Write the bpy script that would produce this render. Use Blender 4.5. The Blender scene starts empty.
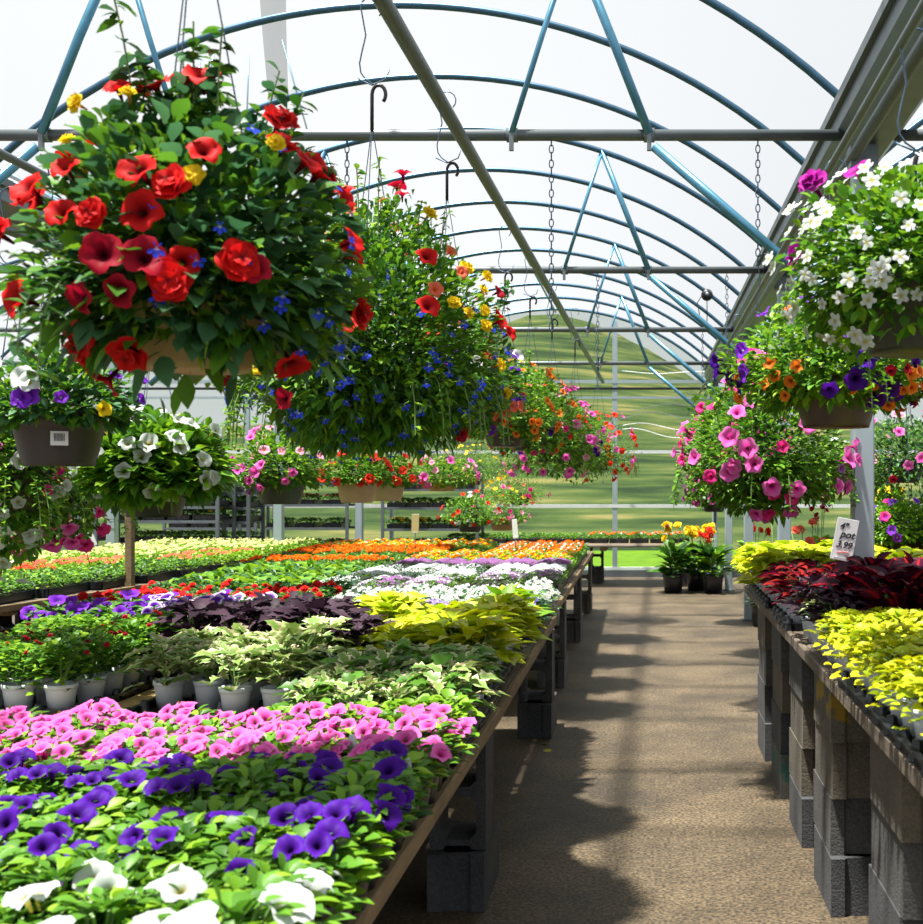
import bpy, math, random
from mathutils import Vector, Matrix, Euler, noise
PI = math.pi
S = bpy.context.scene
C = S.collection
rnd = random.Random(11)
V = Vector
H, F, CX, CY = 1.43, 1150.0, 647.0, 483.0

def at(px, py, Y):                       # photo pixel + distance down the aisle -> point
    return V(((px - CX) * Y / F, Y, H - (py - CY) * Y / F))

# ------------------------------------------------------------------ materials
MATS = {}
def _new(name):
    m = bpy.data.materials.new(name); m.use_nodes = True
    nt = m.node_tree; nt.nodes.clear()
    out = nt.nodes.new('ShaderNodeOutputMaterial')
    MATS[name] = m
    return m, nt, out
def N(nt, t, **kw):
    n = nt.nodes.new(t)
    for k, v in kw.items():
        if k in n.inputs: n.inputs[k].default_value = v
        else: setattr(n, k, v)
    return n
def ramp(nt, stops, interp='LINEAR'):
    r = nt.nodes.new('ShaderNodeValToRGB'); r.color_ramp.interpolation = interp
    e = r.color_ramp.elements
    while len(e) < len(stops): e.new(0.5)
    for i, (p, c) in enumerate(stops):
        e[i].position = p; e[i].color = (c[0], c[1], c[2], 1)
    return r
def lk(nt, a, b): nt.links.new(a, b)

def plain(name, col, rough=.6, metal=0.0, var=.15, scale=20, bump=.0):
    m, nt, out = _new(name)
    b = N(nt, 'ShaderNodeBsdfPrincipled', Roughness=rough, Metallic=metal)
    tc = N(nt, 'ShaderNodeTexCoord'); nz = N(nt, 'ShaderNodeTexNoise', Scale=scale, Detail=4.0)
    lk(nt, tc.outputs['Object'], nz.inputs['Vector'])
    lo = [c * (1 - var) for c in col]; hi = [min(1, c * (1 + var)) for c in col]
    r = ramp(nt, [(.3, lo), (.7, hi)])
    lk(nt, nz.outputs['Fac'], r.inputs[0]); lk(nt, r.outputs[0], b.inputs['Base Color'])
    if bump:
        bp = N(nt, 'ShaderNodeBump', Strength=bump, Distance=.01)
        lk(nt, nz.outputs['Fac'], bp.inputs['Height']); lk(nt, bp.outputs[0], b.inputs['Normal'])
    lk(nt, b.outputs[0], out.inputs[0]); return m

def leafmat(name, lo, hi, edge=None, mid=None, trans=.35, spec=.35, rough=.45):
    """leaf: colour varies leaf by leaf; edge / mid colour the margin or the midrib"""
    m, nt, out = _new(name)
    geo = N(nt, 'ShaderNodeNewGeometry'); oi = N(nt, 'ShaderNodeObjectInfo')
    add = N(nt, 'ShaderNodeMath', operation='MULTIPLY_ADD'); add.inputs[1].default_value = .75
    mu = N(nt, 'ShaderNodeMath', operation='MULTIPLY'); mu.inputs[1].default_value = .25
    lk(nt, oi.outputs['Random'], mu.inputs[0])
    lk(nt, geo.outputs['Random Per Island'], add.inputs[0]); lk(nt, mu.outputs[0], add.inputs[2])
    r = ramp(nt, [(.0, lo), (1, hi)]); lk(nt, add.outputs[0], r.inputs[0])
    col = r.outputs[0]
    if edge or mid:
        uv = N(nt, 'ShaderNodeUVMap'); sp = N(nt, 'ShaderNodeSeparateXYZ'); lk(nt, uv.outputs[0], sp.inputs[0])
        a = N(nt, 'ShaderNodeMath', operation='SUBTRACT'); a.inputs[1].default_value = .5; lk(nt, sp.outputs[0], a.inputs[0])
        b2 = N(nt, 'ShaderNodeMath', operation='ABSOLUTE'); lk(nt, a.outputs[0], b2.inputs[0])
        nz = N(nt, 'ShaderNodeTexNoise', Scale=60.0, Detail=2.0)
        s2 = N(nt, 'ShaderNodeMath', operation='MULTIPLY_ADD'); s2.inputs[1].default_value = .35
        lk(nt, nz.outputs['Fac'], s2.inputs[0]); lk(nt, b2.outputs[0], s2.inputs[2])
        if edge: st = [(.42, (0, 0, 0)), (.52, (1, 1, 1))]
        else: st = [(.20, (1, 1, 1)), (.30, (0, 0, 0))]
        rr = ramp(nt, st); lk(nt, s2.outputs[0], rr.inputs[0])
        mx = N(nt, 'ShaderNodeMix', data_type='RGBA')
        lk(nt, rr.outputs[0], mx.inputs[0]); lk(nt, col, mx.inputs[6]); mx.inputs[7].default_value = (*(edge or mid), 1)
        col = mx.outputs[2]
    b = N(nt, 'ShaderNodeBsdfPrincipled', Roughness=rough); b.inputs['Specular IOR Level'].default_value = spec
    t = N(nt, 'ShaderNodeBsdfTranslucent'); ms = N(nt, 'ShaderNodeMixShader'); ms.inputs[0].default_value = trans
    lk(nt, col, b.inputs['Base Color']); lk(nt, col, t.inputs['Color'])
    lk(nt, b.outputs[0], ms.inputs[1]); lk(nt, t.outputs[0], ms.inputs[2]); lk(nt, ms.outputs[0], out.inputs[0])
    return m

def petal(name, throat, inner, outer, t0=.12, t1=.35, trans=.4):
    m, nt, out = _new(name)
    uv = N(nt, 'ShaderNodeUVMap'); sp = N(nt, 'ShaderNodeSeparateXYZ'); lk(nt, uv.outputs[0], sp.inputs[0])
    r = ramp(nt, [(t0, throat), (t1, inner), (.85, outer)]); lk(nt, sp.outputs[1], r.inputs[0])
    geo = N(nt, 'ShaderNodeNewGeometry')
    hs = N(nt, 'ShaderNodeHueSaturation')
    mr = N(nt, 'ShaderNodeMapRange'); mr.inputs[3].default_value = .8; mr.inputs[4].default_value = 1.12
    lk(nt, geo.outputs['Random Per Island'], mr.inputs[0]); lk(nt, mr.outputs[0], hs.inputs['Value'])
    lk(nt, r.outputs[0], hs.inputs['Color'])
    b = N(nt, 'ShaderNodeBsdfPrincipled', Roughness=.6); b.inputs['Specular IOR Level'].default_value = .15
    t = N(nt, 'ShaderNodeBsdfTranslucent'); ms = N(nt, 'ShaderNodeMixShader'); ms.inputs[0].default_value = trans
    lk(nt, hs.outputs[0], b.inputs['Base Color']); lk(nt, hs.outputs[0], t.inputs['Color'])
    lk(nt, b.outputs[0], ms.inputs[1]); lk(nt, t.outputs[0], ms.inputs[2]); lk(nt, ms.outputs[0], out.inputs[0])
    return m

leafmat('leaf_green', (.022, .095, .008), (.13, .32, .025))
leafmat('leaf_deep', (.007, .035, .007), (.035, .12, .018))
leafmat('leaf_blue', (.018, .075, .03), (.08, .21, .085))
leafmat('leaf_bright', (.07, .21, .008), (.27, .46, .022))
leafmat('leaf_lime', (.24, .36, .006), (.55, .64, .015), trans=.3)
leafmat('leaf_gold', (.27, .32, .004), (.60, .57, .01), trans=.3)
leafmat('leaf_plum', (.010, .004, .010), (.055, .026, .046), trans=.15, spec=.2, rough=.6)
leafmat('leaf_burgundy', (.018, .002, .008), (.075, .006, .03), mid=(.42, .010, .015), trans=.3, spec=.15, rough=.6)
leafmat('leaf_redcoleus', (.16, .006, .008), (.42, .02, .015), edge=(.06, .01, .01), trans=.4)
leafmat('leaf_variegated', (.09, .19, .03), (.26, .40, .10), edge=(.68, .68, .40), trans=.25)
leafmat('leaf_tricolor', (.10, .20, .03), (.26, .34, .08), edge=(.52, .42, .28), trans=.25)
leafmat('leaf_silver', (.12, .20, .15), (.28, .37, .28), trans=.2)
leafmat('leaf_dark', (.006, .02, .006), (.02, .06, .015), trans=.15)
petal('petal_red', (0.0878, 0, 0.00439), (0.395, 0.00351, 0.00527), (0.703, 0.0105, 0.0105))
petal('petal_crimson', (0.0527, 0, 0.00878), (0.246, 0.00264, 0.0176), (0.439, 0.00527, 0.0264))
petal('petal_scarlet', (.4, .06, .005), (.68, .028, .012), (.74, .04, .018))
petal('petal_coral', (0.615, 0.0878, 0.0264), (0.791, 0.14, 0.0703), (0.791, 0.176, 0.105))
petal('petal_pink', (.38, .01, .16), (.74, .07, .40), (.80, .17, .54))
petal('petal_hotpink', (0.351, 0, 0.0878), (0.747, 0.0264, 0.22), (0.791, 0.0439, 0.281))
petal('petal_rose', (0.703, 0.527, 0.176), (0.791, 0.22, 0.395), (0.808, 0.368, 0.544))
petal('petal_purple', (.015, .0, .05), (.045, .003, .20), (.075, .006, .32))
petal('petal_violet', (0.659, 0.615, 0.703), (0.14, 0.0132, 0.439), (0.193, 0.0264, 0.544), t0=.1, t1=.22)
petal('petal_picotee', (0.0703, 0.00878, 0.246), (0.14, 0.0176, 0.439), (0.703, 0.598, 0.808), t0=.3, t1=.6)
petal('petal_magenta', (0.176, 0, 0.105), (0.334, 0.00703, 0.264), (0.422, 0.0132, 0.334))
petal('petal_lilac', (.6, .6, .3), (.27, .17, .58), (.34, .24, .66))
petal('petal_mauve', (.2, .06, .2), (.20, .07, .24), (.32, .14, .36))
petal('petal_blue', (0.439, 0.439, 0.615), (0.0176, 0.0439, 0.615), (0.0264, 0.0703, 0.747))
petal('petal_white', (.4, .36, .06), (.50, .54, .52), (.60, .64, .65))
petal('petal_cream', (.5, .42, .05), (.62, .58, .16), (.68, .66, .34))
petal('petal_yellow', (0.439, 0.176, 0.00439), (0.773, 0.527, 0.00878), (0.808, 0.615, 0.0176))
petal('petal_orange', (.45, .05, .0), (.82, .16, .004), (.85, .24, .008))
petal('petal_amber', (0.264, 0.0264, 0), (0.747, 0.149, 0.0132), (0.808, 0.22, 0.0264))

plain('white_pot', (.66, .72, .78), .45, var=.05)
plain('black_plastic', (.012, .014, .018), .35, var=.2)
plain('slate_plastic', (.07, .09, .12), .35, var=.2)
plain('dark_pot', (.022, .019, .018), .5, var=.2)
plain('brown_pot', (.05, .028, .022), .45, var=.15)
plain('tan_pot', (.36, .23, .11), .55, var=.08)
plain('olive_pot', (.03, .035, .022), .5, var=.15)
plain('soil', (.03, .02, .012), .95, var=.5, scale=120, bump=.5)
plain('stem', (.12, .22, .05), .6)
plain('stem_pale', (.42, .48, .15), .6)
plain('galv', (.15, .18, .20), .42, .55, var=.1, scale=8)
plain('bow_steel', (.045, .11, .18), .35, .6, var=.1)
plain('strut_alu', (.08, .24, .36), .3, .6, var=.1)
plain('pipe_grey', (.10, .12, .13), .45, .4, var=.12, scale=6)
plain('post_alu', (.32, .40, .44), .5, .35, var=.08, scale=5)
plain('black_steel', (.012, .012, .016), .4, .3)
plain('wire', (.06, .10, .16), .4, .5)
plain('tag_white', (.75, .76, .78), .5, var=.03)
plain('tag_grey', (.45, .45, .48), .5, var=.05)
plain('tag_tan', (.42, .36, .16), .5, var=.05)
plain('ink', (.02, .02, .03), .8, var=.0)
plain('ink_red', (.6, .02, .03), .8, var=.0)
plain('white_frame', (.62, .66, .68), .5, .1, var=.05)

def wood(name, a, b_, sx=2, sy=18):
    m, nt, out = _new(name)
    tc = N(nt, 'ShaderNodeTexCoord'); mp = N(nt, 'ShaderNodeMapping'); mp.inputs['Scale'].default_value = (sy, sx, sy)
    nz = N(nt, 'ShaderNodeTexNoise', Scale=3.0, Detail=6.0, Roughness=.65, Distortion=.6)
    n2 = N(nt, 'ShaderNodeTexNoise', Scale=1.3, Detail=3.0)
    lk(nt, tc.outputs['Object'], mp.inputs[0]); lk(nt, mp.outputs[0], nz.inputs['Vector']); lk(nt, tc.outputs['Object'], n2.inputs['Vector'])
    mixf = N(nt, 'ShaderNodeMath', operation='MULTIPLY_ADD'); mixf.inputs[1].default_value = .45
    lk(nt, n2.outputs['Fac'], mixf.inputs[0]); 
    m2 = N(nt, 'ShaderNodeMath', operation='MULTIPLY'); m2.inputs[1].default_value = .6
    lk(nt, nz.outputs['Fac'], m2.inputs[0]); lk(nt, m2.outputs[0], mixf.inputs[2])
    r = ramp(nt, [(.35, a), (.68, b_)]); lk(nt, mixf.outputs[0], r.inputs[0])
    b = N(nt, 'ShaderNodeBsdfPrincipled', Roughness=.8)
    bp = N(nt, 'ShaderNodeBump', Strength=.4, Distance=.004); lk(nt, nz.outputs['Fac'], bp.inputs['Height'])
    lk(nt, r.outputs[0], b.inputs['Base Color']); lk(nt, bp.outputs[0], b.inputs['Normal']); lk(nt, b.outputs[0], out.inputs[0])
wood('timber', (.07, .045, .022), (.26, .18, .09))
wood('old_timber', (.05, .04, .03), (.16, .125, .09))
wood('straw_mat', (.28, .19, .06), (.62, .45, .17), 14, 14)

def concrete(name, a, b_, patch=None):
    m, nt, out = _new(name)
    tc = N(nt, 'ShaderNodeTexCoord')
    n1 = N(nt, 'ShaderNodeTexNoise', Scale=140.0, Detail=4.0); n2 = N(nt, 'ShaderNodeTexNoise', Scale=4.0, Detail=5.0)
    for n in (n1, n2): lk(nt, tc.outputs['Object'], n.inputs['Vector'])
    ad = N(nt, 'ShaderNodeMath', operation='MULTIPLY_ADD'); ad.inputs[1].default_value = .5
    mm = N(nt, 'ShaderNodeMath', operation='MULTIPLY'); mm.inputs[1].default_value = .5
    lk(nt, n1.outputs['Fac'], ad.inputs[0]); lk(nt, n2.outputs['Fac'], mm.inputs[0]); lk(nt, mm.outputs[0], ad.inputs[2])
    r = ramp(nt, [(.36, a), (.62, b_)]); lk(nt, ad.outputs[0], r.inputs[0]); col = r.outputs[0]
    if patch:
        n3 = N(nt, 'ShaderNodeTexNoise', Scale=9.0, Detail=3.0); lk(nt, tc.outputs['Object'], n3.inputs['Vector'])
        r3 = ramp(nt, [(.52, (0, 0, 0)), (.58, (1, 1, 1))]); lk(nt, n3.outputs['Fac'], r3.inputs[0])
        mx = N(nt, 'ShaderNodeMix', data_type='RGBA'); lk(nt, r3.outputs[0], mx.inputs[0]); lk(nt, col, mx.inputs[6]); mx.inputs[7].default_value = (*patch, 1); col = mx.outputs[2]
    b = N(nt, 'ShaderNodeBsdfPrincipled', Roughness=.9)
    bp = N(nt, 'ShaderNodeBump', Strength=.6, Distance=.004); lk(nt, n1.outputs['Fac'], bp.inputs['Height'])
    lk(nt, col, b.inputs['Base Color']); lk(nt, bp.outputs[0], b.inputs['Normal']); lk(nt, b.outputs[0], out.inputs[0])
concrete('block', (.028, .028, .029), (.085, .085, .083))
concrete('block_tan', (.045, .040, .032), (.12, .105, .08))
concrete('block_dark', (.02, .021, .025), (.06, .064, .07))
concrete('block_yellow', (.045, .04, .03), (.11, .10, .08), (.24, .16, .012))
concrete('block_teal', (.05, .055, .05), (.12, .12, .11), (.03, .11, .09))

def floor_mat():
    m, nt, out = _new('floor_asphalt')
    tc = N(nt, 'ShaderNodeTexCoord')
    n1 = N(nt, 'ShaderNodeTexNoise', Scale=75.0, Detail=6.0); n2 = N(nt, 'ShaderNodeTexNoise', Scale=1.6, Detail=7.0, Roughness=.62)
    n3 = N(nt, 'ShaderNodeTexNoise', Scale=30.0, Detail=5.0)
    for n in (n1, n2, n3): lk(nt, tc.outputs['Object'], n.inputs['Vector'])
    r2 = ramp(nt, [(.35, (.036, .026, .015)), (.5, (.068, .050, .028)), (.68, (.108, .080, .046))]); lk(nt, n2.outputs['Fac'], r2.inputs[0])
    r1 = ramp(nt, [(.36, (.3, .3, .3)), (.5, (.95, .95, .95)), (.62, (1.6, 1.55, 1.5))]); lk(nt, n1.outputs['Fac'], r1.inputs[0])
    mx = N(nt, 'ShaderNodeMix', data_type='RGBA', blend_type='MULTIPLY'); mx.inputs[0].default_value = 1
    lk(nt, r2.outputs[0], mx.inputs[6]); lk(nt, r1.outputs[0], mx.inputs[7])
    r3 = ramp(nt, [(.3, (.7, .7, .7)), (.7, (1.15, 1.15, 1.15))]); lk(nt, n3.outputs['Fac'], r3.inputs[0])
    m2 = N(nt, 'ShaderNodeMix', data_type='RGBA', blend_type='MULTIPLY'); m2.inputs[0].default_value = 1
    lk(nt, mx.outputs[2], m2.inputs[6]); lk(nt, r3.outputs[0], m2.inputs[7])
    b = N(nt, 'ShaderNodeBsdfPrincipled', Roughness=.62)
    bp = N(nt, 'ShaderNodeBump', Strength=.5, Distance=.004); lk(nt, n1.outputs['Fac'], bp.inputs['Height'])
    lk(nt, m2.outputs[2], b.inputs['Base Color']); lk(nt, bp.outputs[0], b.inputs['Normal']); lk(nt, b.outputs[0], out.inputs[0])
floor_mat()

def ground_mat(name, stops, scale, stretch=(1, 1, 1), detail=5.0):
    m, nt, out = _new(name)
    tc = N(nt, 'ShaderNodeTexCoord'); mp = N(nt, 'ShaderNodeMapping'); mp.inputs['Scale'].default_value = stretch
    n = N(nt, 'ShaderNodeTexNoise', Scale=scale, Detail=detail, Roughness=.6)
    lk(nt, tc.outputs['Object'], mp.inputs[0]); lk(nt, mp.outputs[0], n.inputs['Vector'])
    r = ramp(nt, stops); lk(nt, n.outputs['Fac'], r.inputs[0])
    b = N(nt, 'ShaderNodeBsdfPrincipled', Roughness=1.0); b.inputs['Specular IOR Level'].default_value = .1
    lk(nt, r.outputs[0], b.inputs['Base Color']); lk(nt, b.outputs[0], out.inputs[0])
ground_mat('lawn_grass', [(.3, (.06, .13, .008)), (.7, (.11, .21, .012))], 3.0)
ground_mat('hill_grass', [(.34, (.010, .022, .010)), (.46, (.032, .055, .016)), (.56, (.065, .085, .026)), (.66, (.15, .13, .05))], .55, (.4, .4, 9.0))

def film_mat(name, mixc, tint, streak=False):
    m, nt, out = _new(name)
    tr = N(nt, 'ShaderNodeBsdfTransparent'); tr.inputs[0].default_value = (*tint, 1)
    tl = N(nt, 'ShaderNodeBsdfTranslucent'); tl.inputs[0].default_value = (.9, .92, .92, 1) if mixc < .2 else (.10, .11, .12, 1)
    ms = N(nt, 'ShaderNodeMixShader'); ms.inputs[0].default_value = mixc
    if streak:
        tc = N(nt, 'ShaderNodeTexCoord'); mp = N(nt, 'ShaderNodeMapping'); mp.inputs['Scale'].default_value = (.35, 1, 9)
        n = N(nt, 'ShaderNodeTexNoise', Scale=1.4, Detail=6.0, Roughness=.6, Distortion=.4)
        lk(nt, tc.outputs['Object'], mp.inputs[0]); lk(nt, mp.outputs[0], n.inputs['Vector'])
        r = ramp(nt, [(.35, (mixc * .45,) * 3), (.7, (mixc * 1.7,) * 3)]); lk(nt, n.outputs['Fac'], r.inputs[0]); lk(nt, r.outputs[0], ms.inputs[0])
        tl.inputs[0].default_value = (.62, .68, .55, 1)
    lk(nt, tr.outputs[0], ms.inputs[1]); lk(nt, tl.outputs[0], ms.inputs[2]); lk(nt, ms.outputs[0], out.inputs[0])
film_mat('roof_film', .05, (.98, .985, .99))
film_mat('wall_film', .075, (.80, .84, .80), True)
film_mat('loose_film', .55, (.8, .83, .84))

# ------------------------------------------------------------------ mesh builder
class MB:
    def __init__(s): s.v = []; s.f = []; s.uv = []; s.m = []; s.slots = []; s.sm = []
    def slot(s, name):
        if name not in s.slots: s.slots.append(name)
        return s.slots.index(name)
    def add(s, vs, fs, mat, uvs=None, M=None, smooth=False):
        o = len(s.v); k = s.slot(mat)
        if M is not None: vs = [M @ V(p) for p in vs]
        s.v += [tuple(p) for p in vs]
        s.uv += list(uvs) if uvs else [(0.5, 0.5)] * len(vs)
        for f in fs:
            s.f.append(tuple(i + o for i in f)); s.m.append(k); s.sm.append(smooth)
    def mesh(s, name):
        me = bpy.data.meshes.new(name); me.from_pydata(s.v, [], s.f)
        for n in s.slots: me.materials.append(MATS[n])
        me.polygons.foreach_set('material_index', s.m)
        me.polygons.foreach_set('use_smooth', s.sm)
        ul = me.uv_layers.new(name='UVMap')
        idx = [0] * len(me.loops); me.loops.foreach_get('vertex_index', idx)
        flat = []
        for i in idx: flat += s.uv[i]
        ul.data.foreach_set('uv', flat); me.update(); return me
    def box(s, c, d, mat, rot=None, bev=0.0):
        x, y, z = d[0] / 2, d[1] / 2, d[2] / 2
        M = Matrix.Translation(V(c)) @ (rot.to_4x4() if rot else Matrix())
        if bev <= 0:
            vs = [(i * x, j * y, k * z) for i in (-1, 1) for j in (-1, 1) for k in (-1, 1)]
            s.add(vs, [(0, 1, 3, 2), (4, 6, 7, 5), (0, 4, 5, 1), (2, 3, 7, 6), (0, 2, 6, 4), (1, 5, 7, 3)], mat, M=M)
        else:                                   # chamfered: three nested quads per direction
            b = bev; rings = []
            def oct_(hx, hy, z0):
                return [(-hx + b, -hy, z0), (hx - b, -hy, z0), (hx, -hy + b, z0), (hx, hy - b, z0), (hx - b, hy, z0), (-hx + b, hy, z0), (-hx, hy - b, z0), (-hx, -hy + b, z0)]
            rings = [oct_(x - b, y - b, -z), oct_(x, y, -z + b), oct_(x, y, z - b), oct_(x - b, y - b, z)]
            vs = sum(rings, []); fs = [tuple(reversed(range(8))), tuple(range(24, 32))]
            for r in range(3):
                for i in range(8):
                    j = (i + 1) % 8; fs.append((r * 8 + i, r * 8 + j, r * 8 + 8 + j, r * 8 + 8 + i))
            s.add(vs, fs, mat, M=M)
    def tube(s, pts, r, mat, seg=6, r2=None, cap=True):
        pts = [V(p) for p in pts]; n = len(pts); vs = []; fs = []
        up = V((0, 0, 1)); prev = None
        for i, p in enumerate(pts):
            t = (pts[min(i + 1, n - 1)] - pts[max(i - 1, 0)])
            if t.length < 1e-9: t = V((0, 0, 1))
            t.normalize()
            a = prev if prev is not None else (up if abs(t.z) < .9 else V((1, 0, 0)))
            u = a - t * a.dot(t)
            if u.length < 1e-6: u = t.orthogonal()
            u.normalize(); prev = u; w = t.cross(u)
            rr = r if r2 is None else r + (r2 - r) * i / max(1, n - 1)
            for k in range(seg):
                an = 2 * PI * k / seg
                vs.append(p + u * (math.cos(an) * rr) + w * (math.sin(an) * rr))
        for i in range(n - 1):
            for k in range(seg):
                j = (k + 1) % seg
                fs.append((i * seg + k, i * seg + j, (i + 1) * seg + j, (i + 1) * seg + k))
        if cap: fs.append(tuple(reversed(range(seg)))); fs.append(tuple(range((n - 1) * seg, n * seg)))
        s.add(vs, fs, mat, smooth=seg > 4)
    def lathe(s, prof, mat, seg=24, M=None, caps=(True, False), smooth=True):
        vs = []; fs = []; n = len(prof)
        for r, z in prof:
            for k in range(seg): vs.append((r * math.cos(2 * PI * k / seg), r * math.sin(2 * PI * k / seg), z))
        for i in range(n - 1):
            for k in range(seg):
                j = (k + 1) % seg; fs.append((i * seg + k, i * seg + j, (i + 1) * seg + j, (i + 1) * seg + k))
        if caps[0]: fs.append(tuple(reversed(range(seg))))
        if caps[1]: fs.append(tuple(range((n - 1) * seg, n * seg)))
        s.add(vs, fs, mat, M=M, smooth=smooth)

PROF = {
    'oval': [.12, .75, 1.0, .72, .04], 'heart': [.35, 1.0, .82, .38, .02], 'lance': [.15, .8, .85, .5, .02],
    'ivy': [.5, 1.0, .45, .62, .18, .02], 'round': [.3, 1.0, .95, .3], 'strap': [.3, .8, 1.0, .95, .7, .04],
    'tiny': None, 'coleus': [.3, .95, 1.0, .8, .45, .03]}
def leaf(mb, base, d, L, W, kind, mat, droop=.25, fold=.18, r=rnd):
    d = V(d).normalized(); base = V(base)
    up = V((r.uniform(-.4, .4), r.uniform(-.4, .4), 1))
    side = d.cross(up)
    if side.length < 1e-4: side = V((1, 0, 0))
    side.normalize(); n = side.cross(d)
    pr = PROF[kind]
    if pr is None:
        a = base + d * L * .5 + n * (L * .06); t = base + d * L - V((0, 0, droop * L))

        mb.add([base, a - side * W / 2, t, a + side * W / 2], [(0, 1, 2, 3)], mat, [(.5, 0), (0, .5), (.5, 1), (1, .5)])
        return
    vs = []; uv = []; k = len(pr)
    for i, w in enumerate(pr):
        t = i / (k - 1); c = base + d * (L * t) - V((0, 0, droop * L * t * t))
        h = side * (W * w / 2); lift = n * (W * w * fold)
        vs += [c - h + lift, c, c + h + lift]; uv += [(.5 - .5 * (.4 + .6 * w), t), (.5, t), (.5 + .5 * (.4 + .6 * w), t)]
    fs = []
    for i in range(k - 1):
        a = i * 3; fs += [(a, a + 1, a + 4, a + 3), (a + 1, a + 2, a + 5, a + 4)]
    mb.add(vs, fs, mat, uv, smooth=True)

def orient(p, d, roll=0.0, sc=1.0):
    q = V(d).normalized().to_track_quat('Z', 'Y').to_matrix().to_4x4()
    return Matrix.Translation(V(p)) @ q @ Matrix.Rotation(roll, 4, 'Z') @ Matrix.Scale(sc, 4)
def bloom(mb, kind, M, R, mat, r=rnd):
    if kind == 'petunia':
        seg = 20; rr = [.07, .16, .5, .84, 1.0]; zz = [-1.1, -.35, -.08, .04, 0]; vs = []; uv = []
        ph = r.uniform(0, 6.28)
        for i, (a, z) in enumerate(zip(rr, zz)):
            for k in range(seg):
                th = 2 * PI * k / seg; lobe = 1 - (.2 if i >= 3 else .06 if i == 2 else 0) * abs(math.cos(2.5 * th)) ** 3
                ruf = (.15 * math.sin(2 * th + ph) + .10 * math.sin(5 * th + ph * 2) + .05 * math.sin(9 * th)) * (1 if i == 4 else .4 if i == 3 else 0)
                vs.append((R * a * lobe * math.cos(th), R * a * lobe * math.sin(th), R * (z + ruf))); uv.append((k / seg, a))
        fs = [(i * seg + k, i * seg + (k + 1) % seg, (i + 1) * seg + (k + 1) % seg, (i + 1) * seg + k) for i in range(4) for k in range(seg)]
        mb.add(vs, fs, mat, uv, M, True)
    elif kind == 'double':
        for j in range(4):
            q = 1 - j * .2
            M2 = M @ Matrix.Translation((0, 0, R * .16 * j)) @ Matrix.Rotation(j * .7, 4, 'Z') @ Euler((r.uniform(-.2, .2), r.uniform(-.2, .2), 0)).to_matrix().to_4x4()
            bloom(mb, 'petunia' if j == 0 else 'ruffle', M2, R * q, mat, r)
    elif kind == 'ruffle':
        seg = 20; vs = [(0, 0, -.1 * R)]; uv = [(.5, .1)]
        for i, a in enumerate((.5, 1.0)):
            for k in range(seg):
                th = 2 * PI * k / seg
                vs.append((R * a * math.cos(th), R * a * math.sin(th), R * (.12 * i + (.2 * math.sin(4 * th) + .1 * math.sin(9 * th)) * a))); uv.append((k / seg, .3 + .6 * a))
        fs = [(0, 1 + k, 1 + (k + 1) % seg) for k in range(seg)] + [(1 + k, 1 + seg + k, 1 + seg + (k + 1) % seg, 1 + (k + 1) % seg) for k in range(seg)]
        mb.add(vs, fs, mat, uv, M, True)
    elif kind == 'star':                                    # five flat petals and an eye
        vs = [(0, 0, 0)]; uv = [(.5, 0)]
        for k in range(15):
            th = 2 * PI * k / 15; a = (.62, 1.0, 1.0)[k % 3]; vs.append((R * a * math.cos(th), R * a * math.sin(th), R * (.05 if k % 3 else -.05))); uv.append((k / 15, a))
        mb.add(vs, [(0, 1 + k, 1 + (k + 1) % 15) for k in range(15)], mat, uv, M)
    elif kind == 'lobelia':                                  # three-lobed lip and two small upper petals
        vs = [(0, 0, 0)]; uv = [(.5, 0)]
        for th, a, w in ((-1.57, 1, .36), (-.7, .95, .3), (-2.44, .95, .3), (.9, .6, .16), (2.2, .6, .16)):
            i = len(vs)
            for dth, q in ((-w, .75), (0, 1.0), (w, .75)):
                vs.append((R * a * q * math.cos(th + dth), R * a * q * math.sin(th + dth), R * .1)); uv.append((.5, .3 + .7 * q))
        mb.add(vs, [(0, 1 + 3 * k, 2 + 3 * k, 3 + 3 * k) for k in range(5)], mat, uv, M)
    elif kind == 'tuft':                                     # tiny four-point floret
        vs = [(R, 0, 0), (0, R, R * .2), (-R, 0, 0), (0, -R, R * .2)]
        mb.add(vs, [(0, 1, 2, 3)], mat, [(.5, .9)] * 4, M)
    elif kind == 'marigold':
        for j, (q, z) in enumerate(((1, 0), (.86, .22), (.62, .42), (.36, .55))):
            n = 18; vs = [(0, 0, R * (z + .02))]; uv = [(.5, .3)]
            for k in range(n):
                th = 2 * PI * k / n + j * .3; a = q * (1 if k % 2 else .8)
                vs.append((R * a * math.cos(th), R * a * math.sin(th), R * (z + (.04 if k % 2 else .16)))); uv.append((.5, .5 + .5 * q * (k % 2)))
            mb.add(vs, [(0, 1 + k, 1 + (k + 1) % n) for k in range(n)], mat, uv, M)

# ------------------------------------------------------------------ objects
def tag(o, label=None, cat=None, group=None, kind=None):
    if label: o['label'] = label
    if cat: o['category'] = cat
    if group: o['group'] = group
    if kind: o['kind'] = kind
    return o
def link(name, me, parent=None, M=None):
    o = bpy.data.objects.new(name, me); C.objects.link(o)
    if parent: o.parent = parent
    if M is not None: o.matrix_local = M
    return o
def empty(name, loc, rz=0.0, sc=1.0):
    o = bpy.data.objects.new(name, None); C.objects.link(o); o.location = loc; o.rotation_euler = (0, 0, rz); o.scale = (sc,) * 3
    o.empty_display_size = .05
    return o
def one(name, build, label, cat, group=None, loc=(0, 0, 0)):
    mb = MB(); build(mb); o = link(name, mb.mesh(name)); o.location = loc
    return tag(o, label, cat, group)
def struct(name, mb): return tag(link(name, mb.mesh(name)), kind='structure')

# shared single blossoms
BL = {}
def blossom_mesh(kind, mat, R):
    k = (kind, mat, round(R, 4))
    if k not in BL:
        mb = MB(); bloom(mb, kind, Matrix(), R, mat, random.Random(5)); BL[k] = mb.mesh('blossom_' + mat)
    return BL[k]

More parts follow.
